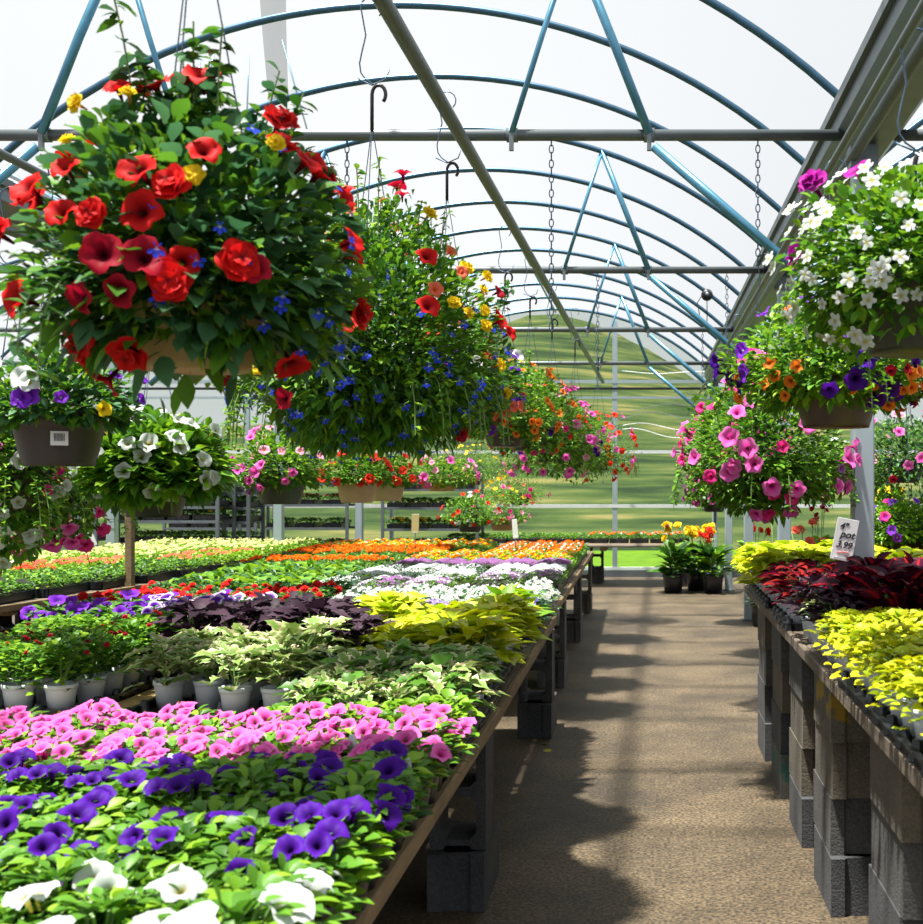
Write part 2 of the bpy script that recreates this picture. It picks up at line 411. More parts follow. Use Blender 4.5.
# ------------------------------------------------------------------ the setting
GX0, GX1 = -3.80, 1.0            # gutter lines of the middle bay
AC, APEX, FOOT = -1.38, 2.66, 1.68
HW = 2.36; R_ = (HW * HW + (APEX - FOOT) ** 2) / (2 * (APEX - FOOT))
WALLY = 17.62
def arch_z(x, c=AC):
    d = min(abs(x - c), HW); return H + APEX - (R_ - math.sqrt(R_ * R_ - d * d))
mb = MB(); mb.add([(-12, -3, 0), (10, -3, 0), (10, WALLY, 0), (-12, WALLY, 0)], [(0, 1, 2, 3)], 'floor_asphalt'); struct('floor', mb)
mb = MB(); mb.add([(-60, WALLY, -.06), (60, WALLY, -.06), (60, 60, -.02), (-60, 60, -.02)], [(0, 1, 2, 3)], 'lawn_grass'); struct('lawn', mb)
# hill behind the greenhouse
mb = MB(); nx, ny = 90, 24; vs = []
for j in range(ny + 1):
    for i in range(nx + 1):
        x = -70 + 140 * i / nx; y = 23.5 + 41.5 * j / ny; t = j / ny; s_ = t * t * (3 - 2 * t)
        e = .052 + .098 * math.exp(-((x + 5.0) / 8.0) ** 2)
        z = (e * 62 + 1.4) * s_ + .5 * s_ * noise.noise(V((x * .25, y * .25, 0)))
        vs.append((x, y, z - .1))
fs = [(j * (nx + 1) + i, j * (nx + 1) + i + 1, (j + 1) * (nx + 1) + i + 1, (j + 1) * (nx + 1) + i) for j in range(ny) for i in range(nx)]
mb.add(vs, fs, 'hill_grass', smooth=True); struct('hill', mb)
# roof film over three bays
BAYW = GX1 - GX0 + .06
CENT = [AC - BAYW - .02, AC, AC + BAYW + .02]
mb = MB()
for c in CENT:
    xs = [c - HW + 2 * HW * i / 24 for i in range(25)]
    vs = []
    for y in (-3, 4, 11, WALLY):
        vs += [(x, y, arch_z(x, c) + .03) for x in xs]
    fs = [(j * 25 + i, j * 25 + i + 1, (j + 1) * 25 + i + 1, (j + 1) * 25 + i) for j in range(3) for i in range(24)]
    mb.add(vs, fs, 'roof_film', smooth=True)
struct('ceiling', mb)
# end wall film
mb = MB()
for c in CENT:
    xs = [c - HW - .1 + (2 * HW + .2) * i / 24 for i in range(25)]
    vs = [(x, WALLY, .0) for x in xs] + [(x, WALLY, arch_z(x, c)) for x in xs]
    mb.add(vs, [(i, i + 1, 26 + i, 25 + i) for i in range(24)], 'wall_film')
struct('wall_back', mb)
# wrinkles of the end wall film: wavy folds
for q, (py, amp, ph) in enumerate(((408, .05, 0), (418, .06, 1.2), (428, .05, 2.0), (434, .06, 2.6), (372, .02, 4))):
    pts = [V((x, WALLY - .03, at(0, py, WALLY).z + amp * math.sin(x * 2.6 + ph) + .5 * amp * math.sin(x * 6 + ph))) for x in [-.5 + i * .06 for i in range(32)]]
    mb = MB(); mb.tube(pts, .006, 'white_frame', 5)
    tag(link('film_wrinkle', mb.mesh('film_wrinkle')), ['topmost', 'second', 'third', 'lowest', 'faint straight'][q] + ' pale wavy crease in the plastic film of the end wall', 'crease', 'creases in the end wall film')
ORD = ['first', 'second', 'third', 'fourth', 'fifth', 'sixth', 'seventh', 'eighth', 'ninth', 'tenth', 'eleventh', 'twelfth', 'thirteenth', 'fourteenth', 'fifteenth', 'sixteenth', 'seventeenth', 'eighteenth', 'nineteenth', 'twentieth', 'twenty-first', 'twenty-second']
# end wall frame
fr = empty('end_wall_frame', (0, WALLY - .05, 0)); tag(fr, 'grey metal frame of studs and rails holding the plastic end wall', 'frame')
def fpart(name, fn, mat='post_alu'):
    b = MB(); fn(b); link(name, b.mesh(name), fr)
fpart('stud', lambda b: b.box((-.49, 0, 1.95), (.075, .06, 3.9), 'post_alu'))
fpart('stud', lambda b: b.box((-3.9, 0, 1.5), (.06, .06, 3.0), 'post_alu'))
fpart('stud', lambda b: b.box((-6.1, 0, 1.5), (.06, .06, 3.0), 'post_alu'))
fpart('stud', lambda b: b.box((3.4, 0, 1.9), (.07, .06, 3.8), 'post_alu'))
for py, th, m in ((382, .05, 'post_alu'), (389, .035, 'black_steel'), (398, .035, 'post_alu'), (452, .05, 'white_frame'), (506, .05, 'white_frame'), (568, .04, 'white_frame')):
    z = at(0, py, WALLY).z
    fpart('rail', lambda b: b.box((-1.0, -.01, z), (14.5, .05, th), m))
fpart('sill', lambda b: b.box((-1.0, -.02, .05), (14.5, .1, .1), 'galv'))
# bows
bowY = [8.64 + 1.12 * k for k in range(-6, 9)]
for bi, c in enumerate(CENT):
    where = ['left bay', 'middle bay', 'right bay'][bi]
    b = MB(); pts = [V((c - HW + 2 * HW * i / 40, 0, arch_z(c - HW + 2 * HW * i / 40, c))) for i in range(41)]
    b.tube(pts, .021, 'bow_steel', 8); me = b.mesh('roof_bow')
    for k, y in enumerate(bowY):
        if bi != 1 and k < 3: continue
        o = link('roof_bow', me); o.location = (0, y, 0)
        tag(o, 'thin curved steel roof bow of the %s, %s from the end wall' % (where, ORD[len(bowY) - 1 - k]), 'roof bow', 'curved roof bows')
# ridge purlin, hanging pipes
def pipe(name, p0, p1, r, mat, label, cat='pipe'):
    return one(name, lambda b: b.tube([V(p0) + (V(p1) - V(p0)) * i / 8 for i in range(9)], r, mat, 10), label, cat)
pipe('ridge_purlin', (AC - .02, .5, H + APEX - .04), (AC - .02, WALLY, H + APEX - .04), .014, 'strut_alu', 'thin steel purlin running along under the roof ridge', 'purlin')
PIPEH = 1.53
def px_at(Y): return -.885 + .0125 * Y
pipe('basket_pipe', (px_at(.5), .5, H + PIPEH), (px_at(17.4), 17.4, H + PIPEH), .029, 'pipe_grey', 'long thick grey overhead pipe carrying the left row of hanging baskets')
pipe('basket_pipe', (.59, .5, H + 1.02), (.60, 16.8, H + 1.02), .012, 'pipe_grey', 'thin grey overhead pipe carrying the right row of hanging baskets')
pipe('basket_pipe', (-2.0, .5, H + 1.02), (-2.0, 17, H + 1.02), .014, 'pipe_grey', 'grey overhead pipe above the far left row of hanging baskets')
pipe('basket_pipe', (2.35, 3, H + 1.02), (2.35, 17, H + 1.02), .014, 'pipe_grey', 'grey overhead pipe in the right bay beyond the gutter posts')
# trusses at the posts
TY = [5.29, 8.64, 12.0, 15.36]
TH = 1.60
for k, y in enumerate(TY):
    t = empty('roof_truss', (0, y, 0)); tag(t, 'grey crossbar with slanting struts under the roof, %s from the camera' % ORD[k], 'truss', 'roof trusses across the middle bay')
    b = MB(); b.tube([(GX0, 0, H + TH), (AC, 0, H + TH), (GX1, 0, H + TH)], .027, 'pipe_grey', 10); link('crossbar', b.mesh('crossbar'), t)
    lx, rx, ax = -.62, .01, -.34
    for (x0, x1, m, r) in ((lx, ax, 'strut_alu', .013), (rx, ax, 'strut_alu', .021), (2 * AC - lx, 2 * AC - ax, 'strut_alu', .013), (2 * AC - rx, 2 * AC - ax, 'strut_alu', .021)):
        b = MB(); b.tube([(x0, -.03, H + TH), (x0 + (x1 - x0) * .5, -.03, (H + TH + arch_z(x1)) / 2), (x1, -.0, arch_z(x1))], r, m, 8); link('strut', b.mesh('strut'), t)
    for sg in (0, 1):
        a_ = V((rx + .02, -.03, H + TH - .06)); e_ = V((GX1 - .04, -.03, H + .74))
        if sg: a_.x = 2 * AC - a_.x; e_.x = 2 * AC - e_.x
        b = MB(); b.tube([a_, (a_ + e_) / 2, e_], .022, 'strut_alu', 8); link('knee_brace', b.mesh('knee_brace'), t)
    for x in (lx, rx, 2 * AC - rx, 2 * AC - lx):
        b = MB(); b.lathe([(.034, -.025), (.034, .025)], 'galv', 10, Matrix.Translation((x, 0, H + TH)) @ Matrix.Rotation(PI / 2, 4, 'Y'), (True, True)); b.box((x, -.03, H + TH - .04), (.02, .02, .08), 'galv'); link('clamp', b.mesh('clamp'), t)
    # crossbars of the neighbour bays
    for c, w in ((CENT[0], 'left'), (CENT[2], 'right')):
        t2 = empty('roof_truss', (c, y, 0)); tag(t2, 'grey crossbar with two struts in the %s bay, %s from the camera' % (w, ORD[k]), 'truss', 'trusses of the neighbouring bays')
        b = MB(); b.tube([(-HW, 0, H + TH), (0, 0, H + TH), (HW, 0, H + TH)], .027, 'pipe_grey', 10); link('crossbar', b.mesh('crossbar'), t2)
        for sx in (-1, 1):
            b = MB(); b.tube([(sx * .9, 0, H + TH), (sx * 1.0, 0, arch_z(c + 1.0, c))], .016, 'strut_alu', 8); link('strut', b.mesh('strut'), t2)
# gutters
for gx, w in ((1.03, 'right'), (-3.86, 'left')):
    g = empty('gutter', (gx, 7, H + 1.66)); tag(g, 'long grey metal roof gutter over the row of posts on the %s' % w, 'gutter')
    b = MB()
    L = 10.7
    sec = [(-.15, .06), (-.15, -.03), (-.08, -.11), (.08, -.11), (.15, -.03), (.15, .06), (.14, .06), (.14, -.02), (.075, -.1), (-.075, -.1), (-.14, -.02), (-.14, .06)]
    vs = [(x, yy, z) for yy in (-L + .5, L) for x, z in sec]; n = len(sec)
    b.add(vs, [(i, (i + 1) % n, n + (i + 1) % n, n + i) for i in range(n)], 'galv'); link('trough', b.mesh('trough'), g)
    for sx in (-1, 1):
        b = MB(); b.box((sx * .16, 0, .07), (.03, 2 * L - .5, .045), 'pipe_grey'); link('lip_rail', b.mesh('lip_rail'), g)
    b = MB(); b.tube([(-.09 if w == 'right' else .09, -L + .5, -.17), (-.09 if w == 'right' else .09, L, -.17)], .028, 'pipe_grey', 8); link('conduit', b.mesh('conduit'), g)
# posts
def post(x, y, z0, z1, wd, mat, label, nm='gutter_post'):
    p = empty(nm, (x, y, z0)); tag(p, label, 'post', 'posts under the gutters')
    b = MB(); b.box((0, 0, (z1 - z0) / 2), (wd, wd, z1 - z0), mat, bev=.006); link('shaft', b.mesh('shaft'), p)
    if mat == 'post_alu':
        b = MB(); b.box((0, 0, .006), (wd + .06, wd + .06, .012), 'galv'); link('base_plate', b.mesh('base_plate'), p)
        b = MB(); b.box((0, 0, z1 - z0 - .06), (wd + .03, wd + .03, .1), 'galv'); link('cap_bracket', b.mesh('cap_bracket'), p)
    return p
GT = H + 1.55
for k, y in enumerate(TY): post((.99, 1.03, 1.06, 1.09)[k], y, 0, GT, .095, 'post_alu', ['widest grey square post beside the price sign on the right bench', 'grey square post behind the lime plants of the right bench', 'grey square post beside the far end of the right bench', 'thin grey post in front of the potted lilies by the end wall'][k])
post(1.02, WALLY - .3, 0, GT, .075, 'post_alu', 'thin grey post with a black handle against the end wall')
one('door_handle_bar', lambda b: b.box((0, 0, 0), (.03, .03, .36), 'black_steel', bev=.005), 'black upright bar on the post behind the potted lilies', 'handle', loc=(1.02, WALLY - .35, 1.02))
for k, y in enumerate(TY[1:]):
    if k == 0: post(-3.84, y - .1, 0, 1.95, .055, 'timber', 'brown wooden post between the near bench and the far left bench', 'timber_post')
    else: post(-3.84, y, 0, GT, .09, 'post_alu', ['grey post standing at the end of the far left bench', 'grey post behind the orange marigolds'][k - 1])
post(-5.3, 11.4, 0, GT, .09, 'post_alu', 'grey post between the plant racks at the far left')
# chains
def chain(p, n, label, mat='wire'):
    def bd(b):
        for i in range(n):
            z = -i * .034; c = []
            for k in range(8):
                a = 2 * PI * k / 8; u = .010 * math.cos(a); w = .021 * math.sin(a)
                c.append(V((u, 0, z + w)) if i % 2 else V((0, u, z + w)))
            b.tube(c + [c[0]], .0026, mat, 4, cap=False)
    one('hanging_chain', bd, label, 'chain', 'chains hanging from the crossbars', p)
for (x, k, n, l) in ((-.44, 0, 26, 'steel chain hanging left of centre from the nearest crossbar'), (.51, 0, 17, 'steel chain hanging from the right end of the nearest crossbar'),
                     (-.37, 1, 26, 'chain hanging left of centre from the second crossbar'), (.60, 1, 17, 'chain hanging near the gutter from the second crossbar'),
                     (.58, 2, 17, 'chain hanging near the gutter from the third crossbar'), (-1.38, 0, 17, 'chain hanging above the big red-flowered basket')):
    chain((x, TY[k], H + TH - .03), n, l)
# round fan heater / thermostat hung at upper right
def bd_fan(b):
    b.lathe([(.0, -.05), (.05, -.045), (.062, -.01), (.06, .03), (.03, .05), (.0, .05)], 'black_steel', 20, Matrix.Rotation(PI / 2, 4, 'X'), (False, False))
t = empty('round_lamp', at(707, 295, 12.0)); tag(t, 'small round dark lamp with a dangling cable below the roof at the right', 'lamp')
b = MB(); bd_fan(b); link('housing', b.mesh('housing'), t)
b = MB(); b.lathe([(.020, .062), (.024, .05)], 'galv', 20, Matrix.Rotation(PI / 2, 4, 'X'), (True, True)); link('front_ring', b.mesh('front_ring'), t)
b = MB(); b.tube([(0, 0, .05), (0, 0, H + TH - t.location.z)], .005, 'black_steel', 5); link('rod', b.mesh('rod'), t)
b = MB(); b.tube([(-.05, 0, 0), (-.1, .01, -.08), (-.06, .01, -.3), (.02, .02, -.4)], .005, 'black_steel', 5); link('cable', b.mesh('cable'), t)
# loose strip of film at upper left
def bd_strip(b):
    vs = []; uv = []
    for i in range(9):
        t_ = i / 8; z = 1.05 * (1 - t_) ; w = .085 - .01 * t_
        for x in (-w, -w * .3, w * .3, w): vs.append((x + .12 * (1 - t_) * -.4, .04 * math.sin(x * 30 + t_ * 3), z)); 
    b.add(vs, [(i * 4 + k, i * 4 + k + 1, (i + 1) * 4 + k + 1, (i + 1) * 4 + k) for i in range(8) for k in range(3)], 'loose_film', smooth=True)
p = at(279, 104, 7.5); one('film_strip', bd_strip, 'translucent strip of plastic film hanging down from the roof at the upper left', 'film', loc=tuple(p))
for k, (xa, ya, xb, yb) in enumerate(((191, 150, 200, 60), (205, 90, 214, 55), (246, 140, 249, 55), (310, 140, 282, 40))):
    pa, pb = at(xa, ya, 8.64), at(xb, yb, 8.64)
    one('hanger_rod', lambda b: b.tube([pa, pb], .007, 'strut_alu', 6), ['leftmost', 'second', 'third', 'slanting rightmost'][k] + ' thin rod under the roof above the big red-flowered basket', 'rod', 'thin rods at the upper left')

# ------------------------------------------------------------------ concrete blocks
def block_mesh(name, mat):
    """standard two-core block, cores along local Z, 0.39 x 0.19 x 0.19"""
    b = MB(); L, W, Hh = .39, .19, .19; wl = .032
    # outer outline with end flanges, extruded walls round two cores
    out = [(-L/2, -W/2), (L/2, -W/2), (L/2, -W/2+.045), (L/2-.014, -W/2+.055), (L/2-.014, W/2-.055), (L/2, W/2-.045), (L/2, W/2), (-L/2, W/2), (-L/2, W/2-.045), (-L/2+.014, W/2-.055), (-L/2+.014, -W/2+.055), (-L/2, -W/2+.045)]
    def ring(cx):
        x0, x1, y0, y1, c = cx - .073, cx + .073, -W/2 + wl, W/2 - wl, .022
        return [(x0+c, y0), (x1-c, y0), (x1, y0+c), (x1, y1-c), (x1-c, y1), (x0+c, y1), (x0, y1-c), (x0, y0+c)]
    bmv = []
    import bmesh
    bm = bmesh.new()
    loops = [out, ring(-.0885), ring(.0885)]
    edges = []
    for lp in loops:
        vs = [bm.verts.new((x, y, 0)) for x, y in lp]
        edges += [bm.edges.new((vs[i], vs[(i+1) % len(vs)])) for i in range(len(vs))]
    r = bmesh.ops.triangle_fill(bm, edges=edges, use_beauty=True)
    faces = [g for g in r['geom'] if isinstance(g, bmesh.types.BMFace)]
    # drop faces that fill the cores
    for f in list(faces):
        c = f.calc_center_median()
        for cx in (-.0885, .0885):
            if abs(c.x - cx) < .071 and abs(c.y) < W/2 - wl - .001 and all(abs(v.co.x - cx) < .0735 for v in f.verts):
                bm.faces.remove(f); faces.remove(f); break
    ex = bmesh.ops.extrude_face_region(bm, geom=faces)
    for g in ex['geom']:
        if isinstance(g, bmesh.types.BMVert): g.co.z += Hh
    for v in bm.verts: v.co.z -= Hh / 2
    bmesh.ops.recalc_face_normals(bm, faces=bm.faces)
    me = bpy.data.meshes.new(name); bm.to_mesh(me); bm.free(); me.materials.append(MATS[mat]); return me
BM_ = {k: block_mesh('block_' + k, k) for k in ('block', 'block_tan', 'block_dark', 'block_yellow', 'block_teal')}
def blk(c, how, mat, label, group):
    o = link('cinder_block', BM_[mat]); o.location = c
    rot = {'stand': Euler((PI / 2, PI / 2, 0)), 'lie_y': Euler((0, 0, PI / 2)), 'lie_x': Euler((0, 0, 0)), 'side_y': Euler((PI/2, 0, PI / 2))}[how]
    o.rotation_euler = rot; tag(o, label, 'block', group)
    return o
def edge_x(Y): return -.512 - .0085 * Y + (.03 if 3.9 < Y < 6.6 else 0)
BT = .665                       # bench top height, left benches
STK = [(3.9, 'block_dark'), (6.5, 'block_dark'), (8.1, 'block'), (10.4, 'block'), (12.7, 'block_tan')]
for k, (y, m) in enumerate(STK):
    ex = edge_x(y) - .012
    for j, x in enumerate((ex - .08, ex - 1.15, ex - 2.2)):
        wh = ['aisle edge', 'middle', 'far edge'][j]
        blk((x, y + .12, .097), 'lie_y', m, 'block lying on the floor under the left bench, %s, %s support from the camera' % (wh, ORD[k]), 'concrete blocks under the left benches')
        blk((x - .0, y + .06, .195 + .197), 'stand', m, 'hollow block standing upright under the left bench, %s, %s support from the camera' % (wh, ORD[k]), 'concrete blocks under the left benches')

# ------------------------------------------------------------------ benches
def bench(name, label, pts, width, top, nplank, mat='old_timber', edge='timber', side=-1, beams=()):
    """pts: two ends (x,y) of the edge nearest the aisle"""
    (xa, ya), (xb, yb) = pts; L = math.hypot(xb - xa, yb - ya); rz = math.atan2(yb - ya, xb - xa) - PI / 2
    e = empty(name, (xa, ya, top), rz); tag(e, label, 'bench', 'plant benches')
    pw = width / nplank
    for i in range(nplank):
        b = MB(); b.box((side * (pw * (i + .5)), L / 2, -.012), (pw - .012, L, .024), mat, bev=.003); link('plank', b.mesh('plank'), e)
    b = MB(); b.box((side * -.008, L / 2, -.020), (.022, L, .044), edge, bev=.004); link('edge_board', b.mesh('edge_board'), e)
    for y in beams:
        b = MB(); b.box((side * width / 2, y, -.050), (width - .04, .09, .05), edge, bev=.004); link('beam', b.mesh('beam'), e)
    return e
bench('plant_bench', 'wooden bench with the petunias nearest the camera', [(edge_x(1.2), 1.2), (edge_x(3.93), 3.93)], 2.3, BT, 10, beams=(.6, 2.78))
bench('plant_bench', 'wooden bench with the lime and purple sweet potato vines', [(edge_x(4.0), 3.95), (edge_x(6.55), 6.6)], 2.45, BT, 10, beams=(.04, 2.6))
bench('plant_bench', 'wooden bench with the white and mauve alyssum trays', [(edge_x(7), 6.95), (edge_x(12.9), 12.9)], 2.7, BT, 11, beams=(.3, 1.2, 3.5, 5.8))
bench('plant_bench', 'wooden bench far left with trays of green and red bedding plants', [(-4.05, 7.0), (-3.62, 9.8)], 2.0, BT, 8, beams=(.3, 2.5))
bench('plant_bench', 'wooden bench far left with trays of cream yellow flowers', [(-3.60, 9.85), (-3.52, 13.0)], 2.0, BT, 8, beams=(.3, 2.9))
for k, (x, y) in enumerate(((-4.3, 7.3), (-3.85, 9.6), (-3.75, 12.6), (-5.6, 7.3), (-5.3, 9.6), (-5.2, 12.6))):
    blk((x, y + .1, .097), 'lie_y', 'block', 'grey block lying under the far left bench, %s support' % ORD[k], 'concrete blocks under the far left benches')
    blk((x, y + .02, .392), 'stand', 'block', 'standing hollow block under the far left bench, %s support' % ORD[k], 'concrete blocks under the far left benches')
# far table
bench('plant_bench', 'long wooden bench standing in front of the plastic end wall', [(-2.9, 16.35), (.62, 16.35)], .6, .57, 4, side=1, beams=(.9, 2.3, 3.3))
for k, x in enumerate((-2.2, -.72)):
    blk((x, 16.6, .097), 'lie_y', 'block', '%s dark block lying under the end wall bench' % ['left', 'middle'][k], 'blocks under the end wall bench')
    blk((x, 16.55, .39), 'stand', 'block', '%s hollow block standing under the end wall bench' % ['left', 'middle'][k], 'blocks under the end wall bench')
blk((.46, 16.55, .097), 'lie_x', 'block_dark', 'block lying crosswise under the right end of the end wall bench', 'blocks under the end wall bench')
blk((.52, 16.6, .39), 'stand', 'block_dark', 'dark block standing under the right end of the end wall bench', 'blocks under the end wall bench')
# right bench: four lying blocks per pile
RT = .835
bench('plant_bench', 'wooden bench on the right with dark red coleus plants', [(.575, 2.2), (.585, 6.75)], 1.45, RT, 6, 'old_timber', 'old_timber', side=1, beams=(.5, 1.7, 2.5, 3.2, 3.9))
pal = ['block_tan', 'block', 'block_dark', 'block_teal', 'block_yellow']
for k, y in enumerate((2.95, 4.0, 4.72, 5.42, 6.12, 6.5)):
    if y == 6.5: continue
    for j, x in enumerate((.705, 1.85)):
        for q in range(4):
            m = [['block', 'block_dark', 'block', 'block_tan'], ['block_dark', 'block', 'block_tan', 'block_yellow'], ['block_dark', 'block_tan', 'block_tan', 'block'], ['block_teal', 'block_dark', 'block_tan', 'block'], ['block_dark', 'block_dark', 'block', 'block_tan']][k][q]
            blk((x + .004 * ((q * 7) % 3 - 1), y + .02 * ((q * 5) % 3 - 1), .096 + q * .191), 'lie_y', m, '%s block up in the %s %s pile under the right bench' % (ORD[q], ['nearest', 'second', 'third', 'fourth', 'farthest'][k], ['aisle side', 'outer side'][j]), 'piled blocks under the right bench')
bench('plant_bench', 'low wooden bench with black seedling flats beyond the right posts', [(2.0, 7.3), (2.0, 10.6)], 1.6, .56, 6, side=1, beams=(.3, 3.0))
for k, (x, y) in enumerate(((2.15, 7.6), (2.15, 10.3), (3.4, 7.6), (3.4, 10.3))):
    blk((x, y, .097), 'lie_y', 'block', 'lower block under the low right bay bench, %s of its supports' % ORD[k], 'blocks under the right bay bench')
    blk((x, y, .293), 'lie_y', 'block', 'upper block under the low right bay bench, %s of its supports' % ORD[k], 'blocks under the right bay bench')
# straw coloured mat left bare on the near bench
one('straw_mat', lambda b: b.box((0, 0, .004), (.14, .95, .008), 'straw_mat'), 'bare straw coloured mat between two black pot trays on the near bench', 'mat', loc=(-1.755, 3.92, BT))

# ------------------------------------------------------------------ potted plants
def pot_mesh(name, R, h, mat, taper=.72):
    b = MB(); r0 = R * taper
    b.lathe([(r0, 0), (R * .93, h * .82), (R * .93, h * .83), (R, h * .84), (R, h), (R * .94, h), (R * .9, h * .86), (R * .88, h * .8)], mat, 20); return b.mesh(name)
def soil_mesh(R):
    b = MB(); b.lathe([(R, 0), (R * .5, .004), (.001, .006)], 'soil', 16, caps=(False, False)); return b.mesh('soil')
POT = {'white': pot_mesh('white_pot', .052, .095, 'white_pot'), 'black': pot_mesh('black_pot', .052, .095, 'black_plastic'),
       'slate': pot_mesh('slate_pot', .052, .095, 'slate_plastic'), 'big_black': pot_mesh('big_black_pot', .14, .24, 'black_plastic', .8)}
SOIL = {.052: soil_mesh(.047), .14: soil_mesh(.127)}

def foliage_mesh(name, n, R, Hf, lk_, L, W, mat, r, droop=.25, stems=6, dark=0.25, z0=.0, up=.35):
    """tuft of leaves growing from one pot: leaves on a dome of radius R and height Hf"""
    b = MB()
    for i in range(stems):
        a = r.uniform(0, 6.28); q = r.uniform(.3, .8)
        b.tube([(0, 0, z0), (R * q * .5 * math.cos(a), R * q * .5 * math.sin(a), z0 + Hf * .5), (R * q * math.cos(a), R * q * math.sin(a), z0 + Hf * .85)], .0022, 'stem', 4)
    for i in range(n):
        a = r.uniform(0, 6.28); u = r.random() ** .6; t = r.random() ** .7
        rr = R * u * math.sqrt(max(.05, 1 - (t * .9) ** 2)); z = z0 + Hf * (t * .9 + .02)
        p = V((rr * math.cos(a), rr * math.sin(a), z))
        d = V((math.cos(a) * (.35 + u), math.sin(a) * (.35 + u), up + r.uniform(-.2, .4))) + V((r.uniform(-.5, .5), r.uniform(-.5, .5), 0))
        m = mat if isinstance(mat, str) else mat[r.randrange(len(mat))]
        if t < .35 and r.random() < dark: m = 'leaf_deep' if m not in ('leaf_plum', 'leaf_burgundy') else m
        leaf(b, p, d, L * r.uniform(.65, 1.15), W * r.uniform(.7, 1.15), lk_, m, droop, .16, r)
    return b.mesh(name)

KIND = {}
def kind(key, name, cat, fol, blooms, nvar=3):
    """fol: kwargs for foliage; blooms: list of (type, mat, R, count) -> positions per variant"""
    vs = []
    for v in range(nvar):
        r = random.Random(hash(key) % 1000 * 0 + sum(map(ord, key)) * 7 + v)
        me = foliage_mesh(name + '_foliage', r=r, **fol); pos = []
        for (bt, bm_, R, cnt) in blooms:
            for i in range(cnt):
                a = r.uniform(0, 6.28); u = r.random() ** .5; Rf, Hf = fol['R'], fol['Hf']
                p = V((Rf * u * math.cos(a) * 1.0, Rf * u * math.sin(a) * 1.0, Hf * (1.12 - .45 * u * u)))
                d = V((math.cos(a) * u * .7 + r.uniform(-.35, .35), math.sin(a) * u * .7 - .45 + r.uniform(-.35, .35), .9))
                pos.append((bt, bm_, R, orient(p, d, r.uniform(0, 6.28), r.uniform(.8, 1.12))))
        vs.append((me, pos))
    KIND[key] = (name, cat, vs)
fg = dict(n=120, R=.082, Hf=.10, lk_='oval', L=.036, W=.021, mat=['leaf_green', 'leaf_green', 'leaf_bright'])
kind('pink', 'pink_petunia', 'potted plant', dict(fg, Hf=.085), [('petunia', 'petal_pink', .0235, 9)], 4)
kind('purple', 'purple_petunia', 'potted plant', dict(fg, n=190, Hf=.10, R=.082, L=.036, W=.023), [('petunia', 'petal_purple', .027, 3)], 6)
kind('white', 'white_petunia', 'potted plant', fg, [('petunia', 'petal_white', .028, 2)], 4)
kind('begonia', 'leafy_seedling', 'potted plant', dict(fg, lk_='round', L=.034, W=.032, mat='leaf_bright', n=130), [], 3)
kind('redtiny', 'red_verbena', 'potted plant', dict(fg, n=260, R=.10, Hf=.14, L=.034, W=.02), [('double', 'petal_crimson', .010, 3)], 3)
kind('varieg', 'variegated_vine', 'potted plant', dict(n=50, R=.09, Hf=.12, lk_='ivy', L=.068, W=.054, mat=['leaf_variegated', 'leaf_variegated', 'leaf_tricolor'], droop=.35), [], 4)
kind('tricolor', 'tricolor_vine', 'potted plant', dict(n=62, R=.09, Hf=.11, lk_='ivy', L=.06, W=.046, mat=['leaf_variegated', 'leaf_tricolor', 'leaf_green'], droop=.35), [], 4)
kind('plum', 'dark_sweet_potato_vine', 'potted plant', dict(n=62, R=.11, Hf=.17, lk_='ivy', L=.085, W=.06, mat='leaf_plum', droop=.3, dark=0), [], 4)
kind('lime', 'lime_sweet_potato_vine', 'potted plant', dict(n=70, R=.11, Hf=.13, lk_='heart', L=.072, W=.062, mat=['leaf_lime', 'leaf_gold', 'leaf_lime'], droop=.3, dark=0), [], 4)
kind('limegreen', 'lime_sweet_potato_vine', 'potted plant', dict(n=36, R=.11, Hf=.16, lk_='heart', L=.10, W=.075, mat=['leaf_bright', 'leaf_lime'], droop=.15, dark=0), [], 2)
kind('picotee', 'picotee_petunia', 'potted plant', dict(fg, Hf=.12, mat='leaf_green'), [('petunia', 'petal_picotee', .032, 5), ('petunia', 'petal_violet', .028, 2)], 3)
kind('violet', 'violet_petunia', 'potted plant', dict(fg, Hf=.10, mat='leaf_green'), [('petunia', 'petal_violet', .028, 5)], 2)
kind('scarlet', 'red_dahlia', 'potted plant', dict(fg, Hf=.11, mat=['leaf_deep', 'leaf_green']), [('double', 'petal_red', .022, 3)], 3)
kind('coralf', 'coral_lantana', 'potted plant', dict(fg, Hf=.11, mat='leaf_green'), [('double', 'petal_coral', .02, 3), ('double', 'petal_hotpink', .02, 2)], 2)
kind('lilac', 'lilac_verbena', 'potted plant', dict(fg, Hf=.09, mat='leaf_blue'), [('star', 'petal_lilac', .015, 26)], 3)
kind('silver', 'white_bacopa', 'potted plant', dict(fg, Hf=.10, mat=['leaf_silver', 'leaf_blue', 'leaf_green'], L=.03, W=.02, n=110), [('star', 'petal_white', .012, 26)], 3)
kind('coleus', 'burgundy_coleus', 'potted plant', dict(n=80, R=.12, Hf=.17, lk_='coleus', L=.08, W=.066, mat='leaf_burgundy', droop=.3, dark=0, up=.6), [], 4)
kind('redcoleus', 'red_coleus', 'potted plant', dict(n=50, R=.1, Hf=.14, lk_='coleus', L=.07, W=.045, mat=['leaf_redcoleus', 'leaf_burgundy'], droop=.35, dark=0), [], 3)
kind('moneywort', 'golden_creeper', 'potted plant', dict(n=210, R=.10, Hf=.085, lk_='round', L=.02, W=.021, mat=['leaf_gold', 'leaf_lime'], droop=.3, dark=0), [], 4)
kind('greenery', 'green_herb', 'potted plant', dict(fg, n=230, Hf=.13, R=.09, L=.04, W=.028, mat=['leaf_bright', 'leaf_green']), [], 3)

